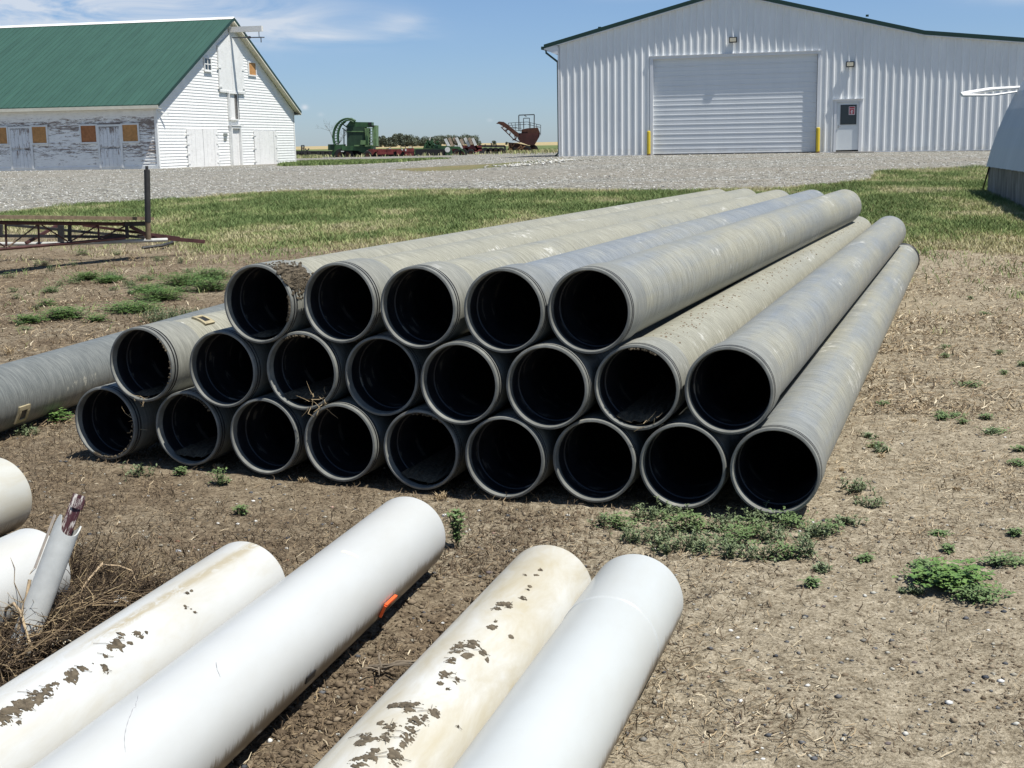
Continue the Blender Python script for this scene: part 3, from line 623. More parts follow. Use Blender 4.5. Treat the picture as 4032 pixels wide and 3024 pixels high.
# bollards
t = Mt('yellow_bollard_paint', .5); z = sep(t, t.coord())[2]
rs = t.ramp(t.math('ADD', t.math('MULTIPLY', z, -2.2), t.noise(9, 5, .7, t.coord())), [(.30, 0.), (.42, 1.)]); t.color(t.mix(rs, (.62, .46, .035), (.16, .08, .04))); M_YEL = t.m
Wm = shop.matrix_world
for i, (s, lab) in enumerate(((4.12, 'yellow steel bollard left of the overhead door, rusty at its foot'), (11.42, 'yellow steel bollard right of the overhead door, beside the entry door'))):
    p = Wm @ Vector((s, -.28, 0)); zz = float(terrain(p.x, p.y)); 
    mb = MB(); mb.lathe([(.0, 2.0 - zz), (.05, 1.995 - zz), (.078, 1.97 - zz), (.082, 1.93 - zz), (.082, -.1)], 20)
    o = mb.build('bollard', M_YEL, None, 40); o.location = (p.x, p.y, zz); tag(o, lab, 'bollard', 'bollards beside the overhead door')
# white rocks at the shop corner are scattered with the other gravel further down

# ------------------------------------------------------------------ arched hut on the right
qa = R(12); qd = Vector((-math.sin(qa), -math.cos(qa), 0)); qx = Vector((math.cos(qa), -math.sin(qa), 0))
c0 = at_y(3884, 655, 29.4)
hut = empty('arched_hut', mat=Matrix(((qx.x, -qd.x, 0, c0[0]), (qx.y, -qd.y, 0, c0[1]), (0, 0, 1, 0), (0, 0, 0, 1))), label='grey curved metal hut on a concrete base at the right edge', cat='hut')
RA = 6.2; a0 = R(11); pr = []
for i in range(0, 41):
    a = a0 + (math.pi - 2 * a0) * i / 40; pr.append((RA * math.cos(a0) - RA * math.cos(a), RA * math.sin(a) - RA * math.sin(a0) + c0[2]))
M_HUT = panel_material('galvanised_curved_sheet', (.50, .53, .56), .1, .5)
mb = MB(); n = len(pr); cols = np.arange(0, 16.001, .10)
for j, yv in enumerate(cols):
    k = .012 * (1 if j % 2 else -1)
    mb.v += [(p[0] + k * .8, -yv, p[1] + k * .4 - (.012 * (j % 7 == 0))) for p in pr]
mb.f = [(j * n + i, j * n + i + 1, (j + 1) * n + i + 1, (j + 1) * n + i) for j in range(len(cols) - 1) for i in range(n - 1)]; mb.m = [0] * len(mb.f)
mb.build('curved_shell', M_HUT, hut)
mb = MB(); mb.prism([(p[0] + .06 * (1 if p[0] < 5 else -1), p[1] + .01) for p in pr], -.10, -.04); mb.prism([(p[0] + .06 * (1 if p[0] < 5 else -1), p[1] + .01) for p in pr], -15.95, -15.88); mb.build('end_wall', M_HUT, hut)
zb = float(terrain(c0[0], c0[1])) - .25; wdt = 2 * RA * math.cos(a0)
mb = MB(); mb.box(.06, .34, -16.2, .12, zb, c0[2] + .02); mb.box(wdt - .34, wdt - .06, -16.2, .12, zb, c0[2] + .02); mb.box(.34, wdt - .34, -.16, .12, zb, c0[2] + .02)
t = Mt('stained_concrete', .9); q = t.noise(1, 6, .7, t.coord('Object', (4, 4, 1.2))); t.color(t.ramp(q, [(.3, (.085, .078, .068)), (.5, (.19, .175, .155)), (.68, (.31, .30, .28))])); t.bump(q, .3, .02); mb.build('concrete_base', t.m, hut)
# white arm sticking out of the hut
pa = at_y(3783, 370, 29.0); pb = at_y(4010, 346, 29.35)
iv = hut.matrix_world.inverted(); A_ = iv @ Vector(pa); B_ = iv @ Vector(pb)
mb = MB(); mb.tube([A_, A_.lerp(B_, .1), A_.lerp(B_, .5) + Vector((0, 0, .03)), B_ + Vector((.25, 0, .02))], [.035, .05, .045, .03], 8)
mb.tube([A_ + Vector((.02, -.05, -.03)), A_.lerp(B_, .55) + Vector((0, -.05, -.10)), B_ + Vector((.2, -.02, -.05))], [.035, .028, .02], 6)
mb.build('vent_arm', simple('white_vinyl', (.80, .80, .80), .4, .08), hut)
p0 = hit(3866, 752); p1 = at_y(3896, 655, 29.2)
mb = MB(); mb.tube([(0, 0, -.05), tuple(p1 - p0)], .018, 6); o = mb.build('metal_rod', M_BLACK); o.location = p0; tag(o, 'thin dark rod leaning against the concrete base of the hut', 'rod')
# ------------------------------------------------------------------ the pile of grey pipes
def axis_matrix(P, az, inward=True, roll=0):
    d = Vector((math.sin(az), math.cos(az), 0)) * (1 if inward else -1)
    y = Vector((0, 0, 1)); x = y.cross(d)
    m = Matrix(((x.x, y.x, d.x, P[0]), (x.y, y.y, d.y, P[1]), (x.z, y.z, d.z, P[2]), (0, 0, 0, 1)))
    return m @ Matrix.Rotation(roll, 4, 'Z')
RB = .1800
def ringed(prof): return prof
collar_mb = MB().lathe([(.1905, .052), (.1915, .060), (.1915, .20), (.1895, .245), (.1835, .285), (RB, .30)], 80)
mouth_mb = MB().lathe([(.1915, .0515), (.1880, .0495), (.1880, .0425), (.1915, .0405), (.1915, .0300), (.1880, .0285), (.1880, .0215), (.1912, .0195), (.1908, .010), (.1885, .002), (.1800, .0), (.1768, .003), (.1752, .012), (.1745, .040)], 80,
    mats=[1, 1, 1, 0, 1, 1, 1, 0, 0, 0, 0, 0, 0, 0])
lining_mb = MB().lathe([(.1745, .0401), (.1740, .115), (.1690, .118), (.1680, .135), (.1735, .138), (.1730, .200), (.1650, .225), (.1630, .30)], 80)
pile = [('B1',-2.099,6.586,0.215,0.3780,9.30),('B2',-1.633,6.413,0.217,0.3733,9.50),('B3',-1.217,6.226,0.211,0.3685,9.40),('B4',-0.827,6.065,0.209,0.3638,9.20),('B5',-0.431,5.908,0.204,0.3590,9.60),('B6',-0.043,5.740,0.201,0.3543,9.50),('B7',0.354,5.636,0.204,0.3495,9.40),('B8',0.729,5.504,0.206,0.3448,9.60),('B9',1.102,5.359,0.213,0.3400,10.03),
 ('M1',-1.862,6.475,0.536,0.3800,9.20),('M2',-1.417,6.301,0.534,0.3753,9.40),('M3',-1.006,6.150,0.544,0.3706,9.10),('M4',-0.613,6.024,0.535,0.3659,9.30),('M5',-0.242,5.810,0.532,0.3611,9.50),('M6',0.150,5.671,0.534,0.3564,9.40),('M7',0.538,5.581,0.542,0.3517,9.73),('M8',0.917,5.446,0.547,0.3470,9.70),
 ('T1',-1.207,6.205,0.863,0.3890,9.38),('T2',-0.804,6.087,0.875,0.3810,9.17),('T3',-0.425,5.919,0.868,0.3790,9.00),('T4',-0.035,5.768,0.865,0.3730,9.03),('T5',0.338,5.651,0.873,0.3700,8.84)]
ordn = ['leftmost', 'second from left', 'third from left', 'fourth from left', 'fifth from left', 'sixth from left', 'seventh from left', 'eighth from left', 'rightmost']
rown = {'B': 'bottom row', 'M': 'middle row', 'T': 'top row'}; rowc = {'B': 9, 'M': 8, 'T': 5}
extra = {'T1': ', with soil caked on its collar', 'M1': ', cream patch on it', 'M3': ', dry grass on its rim', 'B9': ', with a black band at its far end',
         'B1': ', with mud inside its right rim', 'T4': ', scuffed pale along its top', 'M7': ', soil streaked', 'B2': ', with dirt in its mouth'}
collar_me = mouth_me = lining_me = None
PIPES = {}
def dirt_lumps(parent, name, fn, n, mats=M_MUD, size=.012):
    mb = MB()
    for _ in range(n):
        p = fn(); s_ = size * random.uniform(.4, 1.5); mb.blob(p, s_, s_ * random.uniform(.6, 1.4), s_ * random.uniform(.6, 1.6), jit=.4, n=5, k=3)
    o = mb.build(name, mats, parent); o['kind'] = 'stuff'; return o
def strands(mb, fn, n, ln=(.03, .10), rad=.0012, m=0, droop=.4):
    for _ in range(n):
        p = Vector(fn()); d = Vector((random.gauss(0, 1), random.gauss(0, 1), random.gauss(0, .5))).normalized(); l = random.uniform(*ln); q = p + d * l * .5 + Vector((random.gauss(0, .1) * l, random.gauss(0, .1) * l, 0)); e = q + (d + Vector((random.gauss(0, droop), random.gauss(0, droop), random.gauss(0, droop)))) * l * .5
        mb.tube([p, q, e], [rad, rad * .8, rad * .3], 3, m, cap=False)
def on_pipe(r, z0, z1, a0, a1):
    def f():
        a = R(random.uniform(a0, a1)); z = random.uniform(z0, z1); return (r * math.cos(a), r * math.sin(a), z)
    return f
for (k, x, y, z, azm, ln) in pile:
    i = int(k[1]); o_ = ordn[8] if i == rowc[k[0]] else ordn[i - 1]
    roll = random.uniform(-3, 3) if k not in ('T1', 'M1', 'M3', 'B1', 'M7', 'B2', 'B9') else 0
    rt = empty('irrigation_pipe', mat=axis_matrix((x, y, z), azm, True, roll), label='grey pipe, %s in the %s%s' % (o_, rown[k[0]], extra.get(k, '')), cat='pipe', group='grey irrigation pipes stacked in three rows')
    PIPES[k] = rt
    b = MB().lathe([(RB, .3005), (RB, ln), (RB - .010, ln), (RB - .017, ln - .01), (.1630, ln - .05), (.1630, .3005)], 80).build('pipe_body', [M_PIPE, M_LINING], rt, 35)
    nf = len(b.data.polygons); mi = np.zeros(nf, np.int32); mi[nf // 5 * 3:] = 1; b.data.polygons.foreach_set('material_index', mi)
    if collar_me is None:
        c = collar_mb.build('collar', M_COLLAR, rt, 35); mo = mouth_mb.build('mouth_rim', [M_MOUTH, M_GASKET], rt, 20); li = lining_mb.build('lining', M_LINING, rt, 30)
        collar_me, mouth_me, lining_me = c.data, mo.data, li.data
    else:
        for nm, me in (('collar', collar_me), ('mouth_rim', mouth_me), ('lining', lining_me)):
            o = bpy.data.objects.new(nm, me); COL.objects.link(o); o.parent = rt
DUST = {'T1': .95, 'T2': .85, 'T3': .65, 'T4': .15, 'T5': .5, 'M7': .85, 'M8': .40, 'B9': .45, 'M1': .75}
for k, rt in PIPES.items():
    for ch in rt.children:
        if ch.name.startswith(('pipe_body', 'collar')): ch['dust'] = float(DUST.get(k, .5))
# local X of a pile pipe points left, Y up, Z inward
p = PIPES['T1']
dirt_lumps(p, 'caked_soil', on_pipe(.192, .035, .25, 95, 175), 0)  if False else None
mb = MB()
for _ in range(420):
    a = R(random.gauss(138, 16)); z_ = abs(random.gauss(.11, .06)) + .01; s_ = .010 * random.uniform(.4, 1.6) * math.exp(-((math.degrees(a) - 138) / 30) ** 2)
    mb.blob((.1915 * math.cos(a), .1915 * math.sin(a), z_), s_ + .003, s_ + .003, s_ + .004, jit=.4, n=5, k=3)
for _ in range(160):
    a = R(random.uniform(165, 205)); mb.blob((.178 * math.cos(a), .178 * math.sin(a), random.uniform(-.004, .012)), .006, .006, .006, jit=.4, n=5, k=3)
o = mb.build('caked_soil', M_MUD, p); o['kind'] = 'stuff'
for kk, a0_, a1_, n_, rr_ in (('B1', 175, 300, 240, .176), ('M1', 130, 215, 120, .180), ('B2', 215, 275, 150, .172), ('M3', 250, 300, 110, .172), ('M7', 240, 280, 60, .172), ('B5', 240, 290, 60, .172)):
    mb = MB()
    if kk in ('B2', 'M3', 'B5', 'M7'): a0_, a1_ = 180 - a1_ + 180, 180 - a0_ + 180
    for _ in range(n_):
        a = R(random.uniform(a0_, a1_)); s_ = random.uniform(.002, .007); mb.blob((rr_ * math.cos(a), rr_ * math.sin(a), random.uniform(-.006, .03)), s_, s_, s_, jit=.4, n=5, k=3)
    o = mb.build('rim_soil', M_MUD, PIPES[kk]); o['kind'] = 'stuff'
for kk, a0_, a1_ in (('M3', 215, 262), ('M1', 245, 290), ('M7', 225, 262), ('B1', 150, 200)):
    mb = MB(); strands(mb, (lambda a0_=a0_, a1_=a1_: (.175 * math.cos(R(random.uniform(a0_, a1_)) ), .175 * math.sin(R(random.uniform(a0_, a1_))), random.uniform(-.01, .03))), 26 if kk == 'M3' else 8, (.02, .08), .0016)
    for v_i in range(len(mb.v)):
        vx, vy, vz = mb.v[v_i]; mb.v[v_i] = (-vx if kk == 'M3' and False else vx, vy, vz)
    o = mb.build('caught_grass', M_STRAW, PIPES[kk]); o['kind'] = 'stuff'
# soil inside some mouths
for kk, dep in (('B2', .035), ('M3', .045), ('M7', .030), ('B5', .028), ('M1', .012), ('T1', .01)):
    mb = MB(); nz, na = 26, 14; rr_ = .163
    for j in range(nz):
        for i in range(na + 1):
            hw = math.sqrt(max(1e-4, rr_ ** 2 - (rr_ - dep) ** 2)); xx = -hw + 2 * hw * i / na; zz_ = .02 + j * .07
            base = -rr_ + dep + random.uniform(-.006, .006) + (-.02 if j == 0 else 0); lim = -math.sqrt(max(0, rr_ ** 2 - xx ** 2)); mb.v.append((xx, max(base, lim + .0005), zz_))
    mb.f = [(j * (na + 1) + i, j * (na + 1) + i + 1, (j + 1) * (na + 1) + i + 1, (j + 1) * (na + 1) + i) for j in range(nz - 1) for i in range(na)]; mb.m = [0] * len(mb.f)
    o = mb.build('soil_inside', M_MUD, PIPES[kk]); o['kind'] = 'stuff'
# square cream saddle patches
M_CREAMP = simple('yellowed_patch', (.34, .29, .18), .7, .25, 30)
def patch(parent, rad, z, ang, sz=.10):
    mb = MB(); n = 6
    def pt(u, v, r): a = ang + u / rad; return (r * math.cos(a), r * math.sin(a), z + v)
    def slab_(u0, u1, v0, v1, r0_, r1_, m):
        for i in range(n):
            a, b = u0 + (u1 - u0) * i / n, u0 + (u1 - u0) * (i + 1) / n
            q = [pt(a, v0, r0_), pt(b, v0, r0_), pt(b, v1, r0_), pt(a, v1, r0_), pt(a, v0, r1_), pt(b, v0, r1_), pt(b, v1, r1_), pt(a, v1, r1_)]
            mb.add(q, [(4, 5, 6, 7), (0, 1, 5, 4), (1, 2, 6, 5), (2, 3, 7, 6), (3, 0, 4, 7)], m)
    h_ = sz / 2; w_ = sz * .22
    slab_(-h_, h_, -h_, -h_ + w_, rad, rad + .012, 0); slab_(-h_, h_, h_ - w_, h_, rad, rad + .012, 0); slab_(-h_, -h_ + w_, -h_ + w_, h_ - w_, rad, rad + .012, 0); slab_(h_ - w_, h_, -h_ + w_, h_ - w_, rad, rad + .012, 0)
    slab_(-h_ + w_, h_ - w_, -h_ + w_, h_ - w_, rad, rad + .006, 1)
    return mb.build('gate_patch', [M_CREAMP, M_BLACK], parent)
patch(PIPES['M1'], RB, .46, R(112), .088)
mb = MB(); mb.lathe([(RB + .001, 9.93), (RB + .010, 9.94), (RB + .010, 9.975), (RB + .004, 9.98), (RB + .004, 9.995), (RB + .010, 10.0), (RB + .010, 10.035), (RB - .004, 10.04)], 64); mb.build('end_band', M_GASKET, PIPES['B9'], 25)
# soil specks on M7's body
mb = MB()
for _ in range(520):
    z_ = random.random() ** 1.3 * 8.8 + .35; a = R(random.gauss(104 if z_ < 2 else 112, 10)); s_ = .0015 + .006 * random.random() ** 2.5; mb.blob((RB * math.cos(a), RB * math.sin(a), z_), s_, s_ * .7, s_ * random.uniform(.8, 3), jit=.4, n=5, k=2)
o = mb.build('soil_specks', simple('tan_soil', (.19, .145, .10), .95, .3, 50), PIPES['M7']); o['kind'] = 'stuff'
# the lone grey pipe on the left
gaz = .238; gP = (-2.9 - (7.67 - 7.06) * math.sin(gaz) / math.cos(gaz), 7.06, .20)
g = empty('irrigation_pipe', mat=axis_matrix(gP, gaz), label='mottled grey irrigation pipe lying alone on the ground left of the stack', cat='pipe')
b = MB().lathe([(.185, .02), (.185, 9.2), (.172, 9.2), (.168, 9.1), (.168, .03)], 80).build('pipe_body', M_LONE, g, 35)
MB().lathe([(.1855, .019), (.189, .014), (.189, .002), (.180, 0), (.172, .004), (.1685, .03)], 80).build('mouth_rim', simple('pale_cut_edge', (.62, .62, .58), .5, .1), g, 20)
patch(g, .185, .33, R(205), .105)
# ------------------------------------------------------------------ foreground white pipes
whites = {'W1': (-.911, 4.236, .148, .268, 6.1, dict(strip=1, stain=.55, mud=.55, base=(.54, .545, .53))), 'W2': (-.403, 4.766, .149, .270, 6.1, dict(mud=.18)),
          'W3': (.111, 4.134, .150, .303, 6.1, dict(stain=1.7, mud=.6, base=(.56, .555, .52))), 'W4': (.391, 4.025, .148, .305, 6.1, dict(mud=.11, base=(.490, .510, .502))),
          'W5': (-2.18, 5.36, .165, .27, 6.1, dict(stain=.7, mud=.5, base=(.50, .50, .46))), 'W6': (-1.693, 4.415, .149, .30, 6.1, dict(stain=.2, mud=.5, base=(.52, .525, .51)))}
wl = {'W1': 'white pipe with a brown stained strip and mud clumps on top', 'W2': 'clean white pipe with an orange tag near its muddy underside, reaching farthest', 'W3': 'yellow stained white pipe spattered with dried mud on top',
      'W4': 'clean white pipe with a joint line near its end, rightmost in the foreground', 'W5': 'scuffed white pipe end at the left edge, behind the upright small pipe', 'W6': 'white pipe behind the leaning small pipe, half buried in dry stalks'}
WP = {}; WR = {}
for k, (x, y, r_, a_, ln, kw) in whites.items():
    M_ = white_pipe_material('white_plastic_' + k.lower(), **kw)
    rt = empty('white_pipe', mat=axis_matrix((x, y, r_ + float(terrain(x, y)) - .004), a_, False), label=wl[k], cat='pipe', group='white plastic pipes lying in the foreground'); WP[k] = rt; WR[k] = r_
    if k == 'W4':
        pr_ = [(r_ + .003, .002), (r_ + .003, .405), (r_ + .0005, .409), (r_, ln)]
    else: pr_ = [(r_, .002), (r_, ln)]
    MB().lathe(pr_, 96).build('pipe_body', M_, rt, 30)
    ro = pr_[0][0]
    MB().lathe([(ro, .0018), (ro - .002, 0), (r_ - .010, 0), (r_ - .012, .003)], 96).build('cut_edge', M_, rt, 30)
    MB().lathe([(r_ - .012, .0032), (r_ - .012, ln)], 64).build('lining', simple('dull_white_lining', (.45, .45, .44), .6, .1), rt, 30)
def pipe_hit(k, u, v):
    m = WP[k].matrix_world.inverted(); o = m @ Vector((0, 0, H)); d = (m.to_3x3() @ Vector(ray(u, v)))
    a = d.x ** 2 + d.y ** 2; b = 2 * (o.x * d.x + o.y * d.y); c = o.x ** 2 + o.y ** 2 - WR[k] ** 2; q = b * b - 4 * a * c
    if q < 0: return None
    t_ = (-b - math.sqrt(q)) / (2 * a); p = o + d * t_; return math.atan2(p.y, p.x), p.z
def splat(mb, k, u, v, size, el=1.0, ang=None):
    h_ = pipe_hit(k, u, v)
    if h_ is None: return
    a0_, z0_ = h_; r_ = WR[k]; ang = random.uniform(0, math.pi) if ang is None else ang; ca, sa = math.cos(ang), math.sin(ang)
    nl = max(3, int(8 * size / .02)) 
    # a cluster of jagged thin flakes
    for _ in range(nl):
        cu, cv = random.gauss(0, size * .42) * el, random.gauss(0, size * .30); s_ = size * random.uniform(.25, .6)
        n = 11; ring = []
        for i in range(n):
            q = s_ * (random.uniform(.35, .8) if random.random() < .72 else random.uniform(1.1, 1.9)); t_ = 2 * math.pi * i / n; ring.append((cu + q * math.cos(t_) * 1.2, cv + q * math.sin(t_) * .8))
        def pt(uu_, vv_, hh_):
            x_, y_ = uu_ * ca - vv_ * sa, uu_ * sa + vv_ * ca; a = a0_ + x_ / r_; return ((r_ + hh_) * math.cos(a), (r_ + hh_) * math.sin(a), z0_ + y_)
        hh_ = random.uniform(.002, .0055)
        vs = [pt(cu, cv, hh_ * 1.5)] + [pt(cu + (a - cu) * .75, cv + (b - cv) * .75, hh_) for a, b in ring] + [pt(a, b, -.001) for a, b in ring]
        fs = [(0, 1 + i, 1 + (i + 1) % n) for i in range(n)] + [(1 + i, 1 + n + i, 1 + n + (i + 1) % n, 1 + (i + 1) % n) for i in range(n)]
        mb.add(vs, fs)
    for _ in range(random.randint(0, 2)):
        t_ = random.uniform(0, 6.28); l = size * random.uniform(1, 2.4); pts = [((r_ + .003) * math.cos(a0_ + math.cos(t_) * l * q / r_), (r_ + .003) * math.sin(a0_ + math.cos(t_) * l * q / r_), z0_ + math.sin(t_ + q * .4) * l * q) for q in (0, .5, 1)]
        mb.tube(pts, .0008, 3, cap=False)
S_, M2, L_ = .008, .013, .020
i2 = lambda x, y: (1700 + x / 1.62, 2000 + y / 1.62); i1 = lambda x, y: (800 + x / 1.476, 1900 + y / 1.476); i3 = lambda x, y: (x / 1.62, 2000 + y / 1.62)
M_FILM = simple('thin_mud_film', (.36, .33, .26), .8, .2, 80)
def mud_crust(k, spots, thr=.50, hs=.0055, mat=None, name='dried_mud'):
    r_ = WR[k]; P = []
    for u, v, c in spots:
        h_ = pipe_hit(k, u, v)
        if h_: P.append((h_[0] * r_, h_[1], c))
    P = np.array(P); st = .0018; a0_, a1_ = P[:, 0].min() - .05, P[:, 0].max() + .05; z0_, z1_ = P[:, 1].min() - .05, P[:, 1].max() + .05
    A, Z = np.meshgrid(np.arange(a0_, a1_, st), np.arange(z0_, z1_, st)); fld = np.zeros(A.shape)
    for a, z, c in P:
        da, dz = A - a, Z - z; th_ = .5 * math.sin(a * 90 + z * 31); ca, sa = math.cos(th_), math.sin(th_); uu_, vv_ = da * ca - dz * sa, da * sa + dz * ca
        fld = np.maximum(fld, 1.25 * np.exp(-((uu_ / (c * .95)) ** 2 + (vv_ / (c * 1.35)) ** 2)))
    sd = ord(k[1]); n_ = (fbm(A * 60 + 3 + 2 * fbm(A * 90, Z * 90, 2, sd + 3), Z * 75 + 2 * fbm(A * 80, Z * 80, 2, sd + 4), 4, sd) - .5) * 3.6 + (fbm(A * 120, Z * 260, 3, sd + 7) - .5) * 1.8
    hgt_ = fld + n_ * (.22 + .75 * fld) - thr; hgt_ = np.where(fld > (.12 if mat is None else .02), hgt_, -1); on = hgt_ > 0
    H_ = np.clip(hgt_, 0, .6) * hs + .0006 * (hgt_ > 0)
    ny_, nx_ = A.shape; ix = np.arange(ny_ * nx_).reshape(ny_, nx_); cell = (on[:-1, :-1].astype(int) + on[1:, :-1] + on[:-1, 1:] + on[1:, 1:]) >= 3
    q_ = np.stack([ix[:-1, :-1], ix[:-1, 1:], ix[1:, 1:], ix[1:, :-1]], -1)[cell]; rad_ = r_ + H_ - (.0004 if mat is None else -.0002); ph = A / r_
    V_ = np.stack([rad_ * np.cos(ph), rad_ * np.sin(ph), Z], -1).reshape(-1, 3); u_, inv = np.unique(q_, return_inverse=True)
    o = fastmesh(name, V_[u_], inv.reshape(q_.shape), mat or M_MUD); o.parent = WP[k]; o['kind'] = 'stuff'
    if mat: return
    mb = MB()
    for a, z, c in P[::2]:
        for _ in range(2):
            t_ = random.uniform(0, 6.28); l = c * random.uniform(1, 2.6); mb.tube([((r_ + .0035) * math.cos((a + math.cos(t_) * l * q) / r_), (r_ + .0035) * math.sin((a + math.cos(t_) * l * q) / r_), z + math.sin(t_ + q * .5) * l * q) for q in (0, .5, 1)], .0007, 3, cap=False)
    o = mb.build('dried_grass_bits', M_TWIG, WP[k]); o['kind'] = 'stuff'
sp_ = []
for f_, pts in ((i2, [(690, 398, S_), (662, 430, S_), (600, 430, .005), (625, 500, S_), (615, 525, .005), (575, 575, M2), (440, 612, M2), (415, 645, M2), (495, 622, M2), (385, 760, M2), (408, 726, .005), (505, 825, S_), (155, 900, L_), (240, 862, L_), (270, 880, M2), (225, 940, M2), (325, 925, M2), (350, 965, S_), (125, 975, M2), (95, 1065, L_), (150, 1095, M2), (50, 1120, S_), (100, 1158, .005), (18, 1300, M2), (165, 1395, .005)]),
                (i1, [(1100, 1300, M2), (1180, 1305, L_), (1240, 1290, M2), (1320, 1330, M2), (1350, 1345, M2), (1270, 1370, L_), (1220, 1390, M2), (1080, 1425, L_), (1030, 1400, S_), (950, 1480, L_), (920, 1510, M2), (1190, 1470, L_), (1170, 1520, M2), (1110, 1590, L_), (900, 1630, L_), (960, 1600, L_), (1000, 1560, M2), (1060, 1480, L_), (1205, 1440, M2)])):
    for a, b, c in pts: sp_.append((*f_(a, b), c))
mud_crust('W3', sp_)
sp_ = []
for a, b, c in [(1195, 545, .006), (1220, 528, .005), (1180, 632, .006), (1215, 648, .006), (1240, 665, .005), (770, 812, M2), (745, 850, .009), (870, 800, M2), (900, 820, S_), (932, 795, .006), (735, 885, L_), (780, 885, S_), (700, 880, S_), (830, 862, .007), (672, 945, S_), (597, 992, .007), (660, 1025, M2), (685, 1055, .005), (450, 1075, L_), (480, 1050, M2), (520, 1030, M2), (120, 1368, S_), (300, 1168, M2), (330, 1140, M2), (355, 1122, S_), (270, 1190, L_), (235, 1210, L_), (200, 1235, L_), (165, 1250, L_), (130, 1265, L_), (90, 1285, L_), (60, 1300, L_), (30, 1325, L_), (10, 1350, L_), (210, 1215, L_)]:
    sp_.append((*i3(a, b), c))
mud_crust('W1', sp_)
# orange tag, dark tape and scuffs on the clean pipe
def curved_patch(parent, k, c0_, c1_, lift, mat, name, w_=None):
    a0_, z0_ = pipe_hit(k, *c0_); a1_, z1_ = pipe_hit(k, *c1_); r_ = WR[k]; mb = MB(); n = 6
    for i in range(n + 1):
        a = a0_ + (a1_ - a0_) * i / n
        for z_ in (z0_, z1_):
            for rr_ in (r_, r_ + lift): mb.v.append((rr_ * math.cos(a), rr_ * math.sin(a), z_))
    for i in range(n):
        b = i * 4; mb.f += [(b + 1, b + 5, b + 7, b + 3), (b, b + 4, b + 5, b + 1), (b + 2, b + 3, b + 7, b + 6)]
    mb.f += [(0, 1, 3, 2), (n * 4, n * 4 + 2, n * 4 + 3, n * 4 + 1)]; mb.m = [0] * len(mb.f); return mb.build(name, mat, parent)
M_OR = simple('orange_plastic', (.72, .115, .03), .5, .1)
a0_, z0_ = pipe_hit('W2', *i1(1108, 655)); a1_, z1_ = pipe_hit('W2', *i1(1046, 712)); a2_, z2_ = pipe_hit('W2', *i1(1022, 775))
def wp(k, a, z, l): return ((WR[k] + l) * math.cos(a), (WR[k] + l) * math.sin(a), z)
mb = MB(); mb.bar(wp('W2', a0_, z0_, .008), wp('W2', a1_, z1_, .008), .011, .009); mb.bar(wp('W2', a1_, z1_, .008), wp('W2', a2_ , z2_, .006), .009, .009); tg_ = mb.build('orange_tag', M_OR, WP['W2'])
mb = MB(); q = [wp('W2', a0_ - .01, z0_, .004), wp('W2', a1_ - .01, z1_, .004), wp('W2', a2_ - .02, z2_, .003), wp('W2', a2_ - .30, z2_ - .02, .003), wp('W2', a0_ - .28, z0_ + .0, .003)]; mb.add(q, [(0, 1, 2, 3, 4)]); mb.build('tag_plate', M_TWIG, tg_)
curved_patch(WP['W2'], 'W2', i1(650, 1085), i1(590, 1170), .004, M_GASKET, 'black_tape')
curved_patch(WP['W2'], 'W2', i1(812, 393), i1(893, 440), .0004, simple('cream_tape', (.62, .58, .47), .6, .1), 'tape_mark')
mb = MB()
def scuff(k, pts, rad=.0016):
    q = []
    for u_, v_ in pts:
        h_ = pipe_hit(k, u_, v_)
        if h_: q.append(wp(k, h_[0], h_[1], -.0004))
    for a, b in zip(q, q[1:]):
        if random.random() < .85: mb.tube([a, tuple((np.array(a) + np.array(b)) / 2 * 1.0), b], [rad * .5, rad, rad * .4], 4)
M_SC = simple('grey_scuff', (.30, .30, .31), .7, .2)
scuff('W2', [i3(*p) for p in ((880, 1195), (878, 1225), (868, 1240), (866, 1272), (848, 1278), (838, 1310), (820, 1350), (805, 1400), (795, 1450), (793, 1500), (800, 1560), (810, 1610))])
mb.build('scuff_mark', M_SC, WP['W2']); mb = MB()
scuff('W2', [i3(*p) for p in ((1378, 985), (1384, 1030), (1405, 1080))], .0022)
mb.build('scuff_mark', M_SC, WP['W2'])
# ------------------------------------------------------------------ small upright pipe with stakes in it
pb_ = Vector(at_y(135, 2420, 3.98)); pt_ = Vector(at_y(258, 2093, 4.08)); dd = (pt_ - pb_); ln = dd.length; dd.normalize()
pb_ -= dd * .16; ln += .16
q = dd.to_track_quat('Z', 'Y').to_matrix().to_4x4(); q.translation = pb_
sp = empty('small_pipe', mat=q, label='thin pale grey pipe with a broken notched rim leaning out of the dry stalks', cat='pipe')
mb = MB(); n = 40; ro, ri = .042, .037; nz = 8
inv3 = q.to_3x3().inverted(); cdir = inv3 @ (Vector((0, 0, H)) - pt_); ca_ = math.atan2(cdir.y, cdir.x)
def topz(a):
    e = (a - ca_ + math.pi) % (2 * math.pi) - math.pi        # 0 faces the camera
    return ln + .045 * math.exp(-((e - .95) / .35) ** 2) * 0 + .010 * math.cos(e) * -1 + (.055 * math.exp(-((e + .9) / .42) ** 2) if e < -.3 else .055 * math.exp(-(.6 / .42) ** 2) * math.exp(-((e + .3) / .3) ** 2)) + (.03 * math.exp(-((e - 1.7) / .5) ** 2))
for rr_ in (ro, ri):
    for j in range(nz + 1):
        for i in range(n):
            a = 2 * math.pi * i / n; mb.v.append((rr_ * math.cos(a), rr_ * math.sin(a), topz(a) * j / nz))
for s_ in (0, 1):
    b = s_ * n * (nz + 1)
    for j in range(nz):
        for i in range(n):
            f = (b + j * n + i, b + j * n + (i + 1) % n, b + (j + 1) * n + (i + 1) % n, b + (j + 1) * n + i); mb.f.append(f if s_ == 0 else f[::-1])
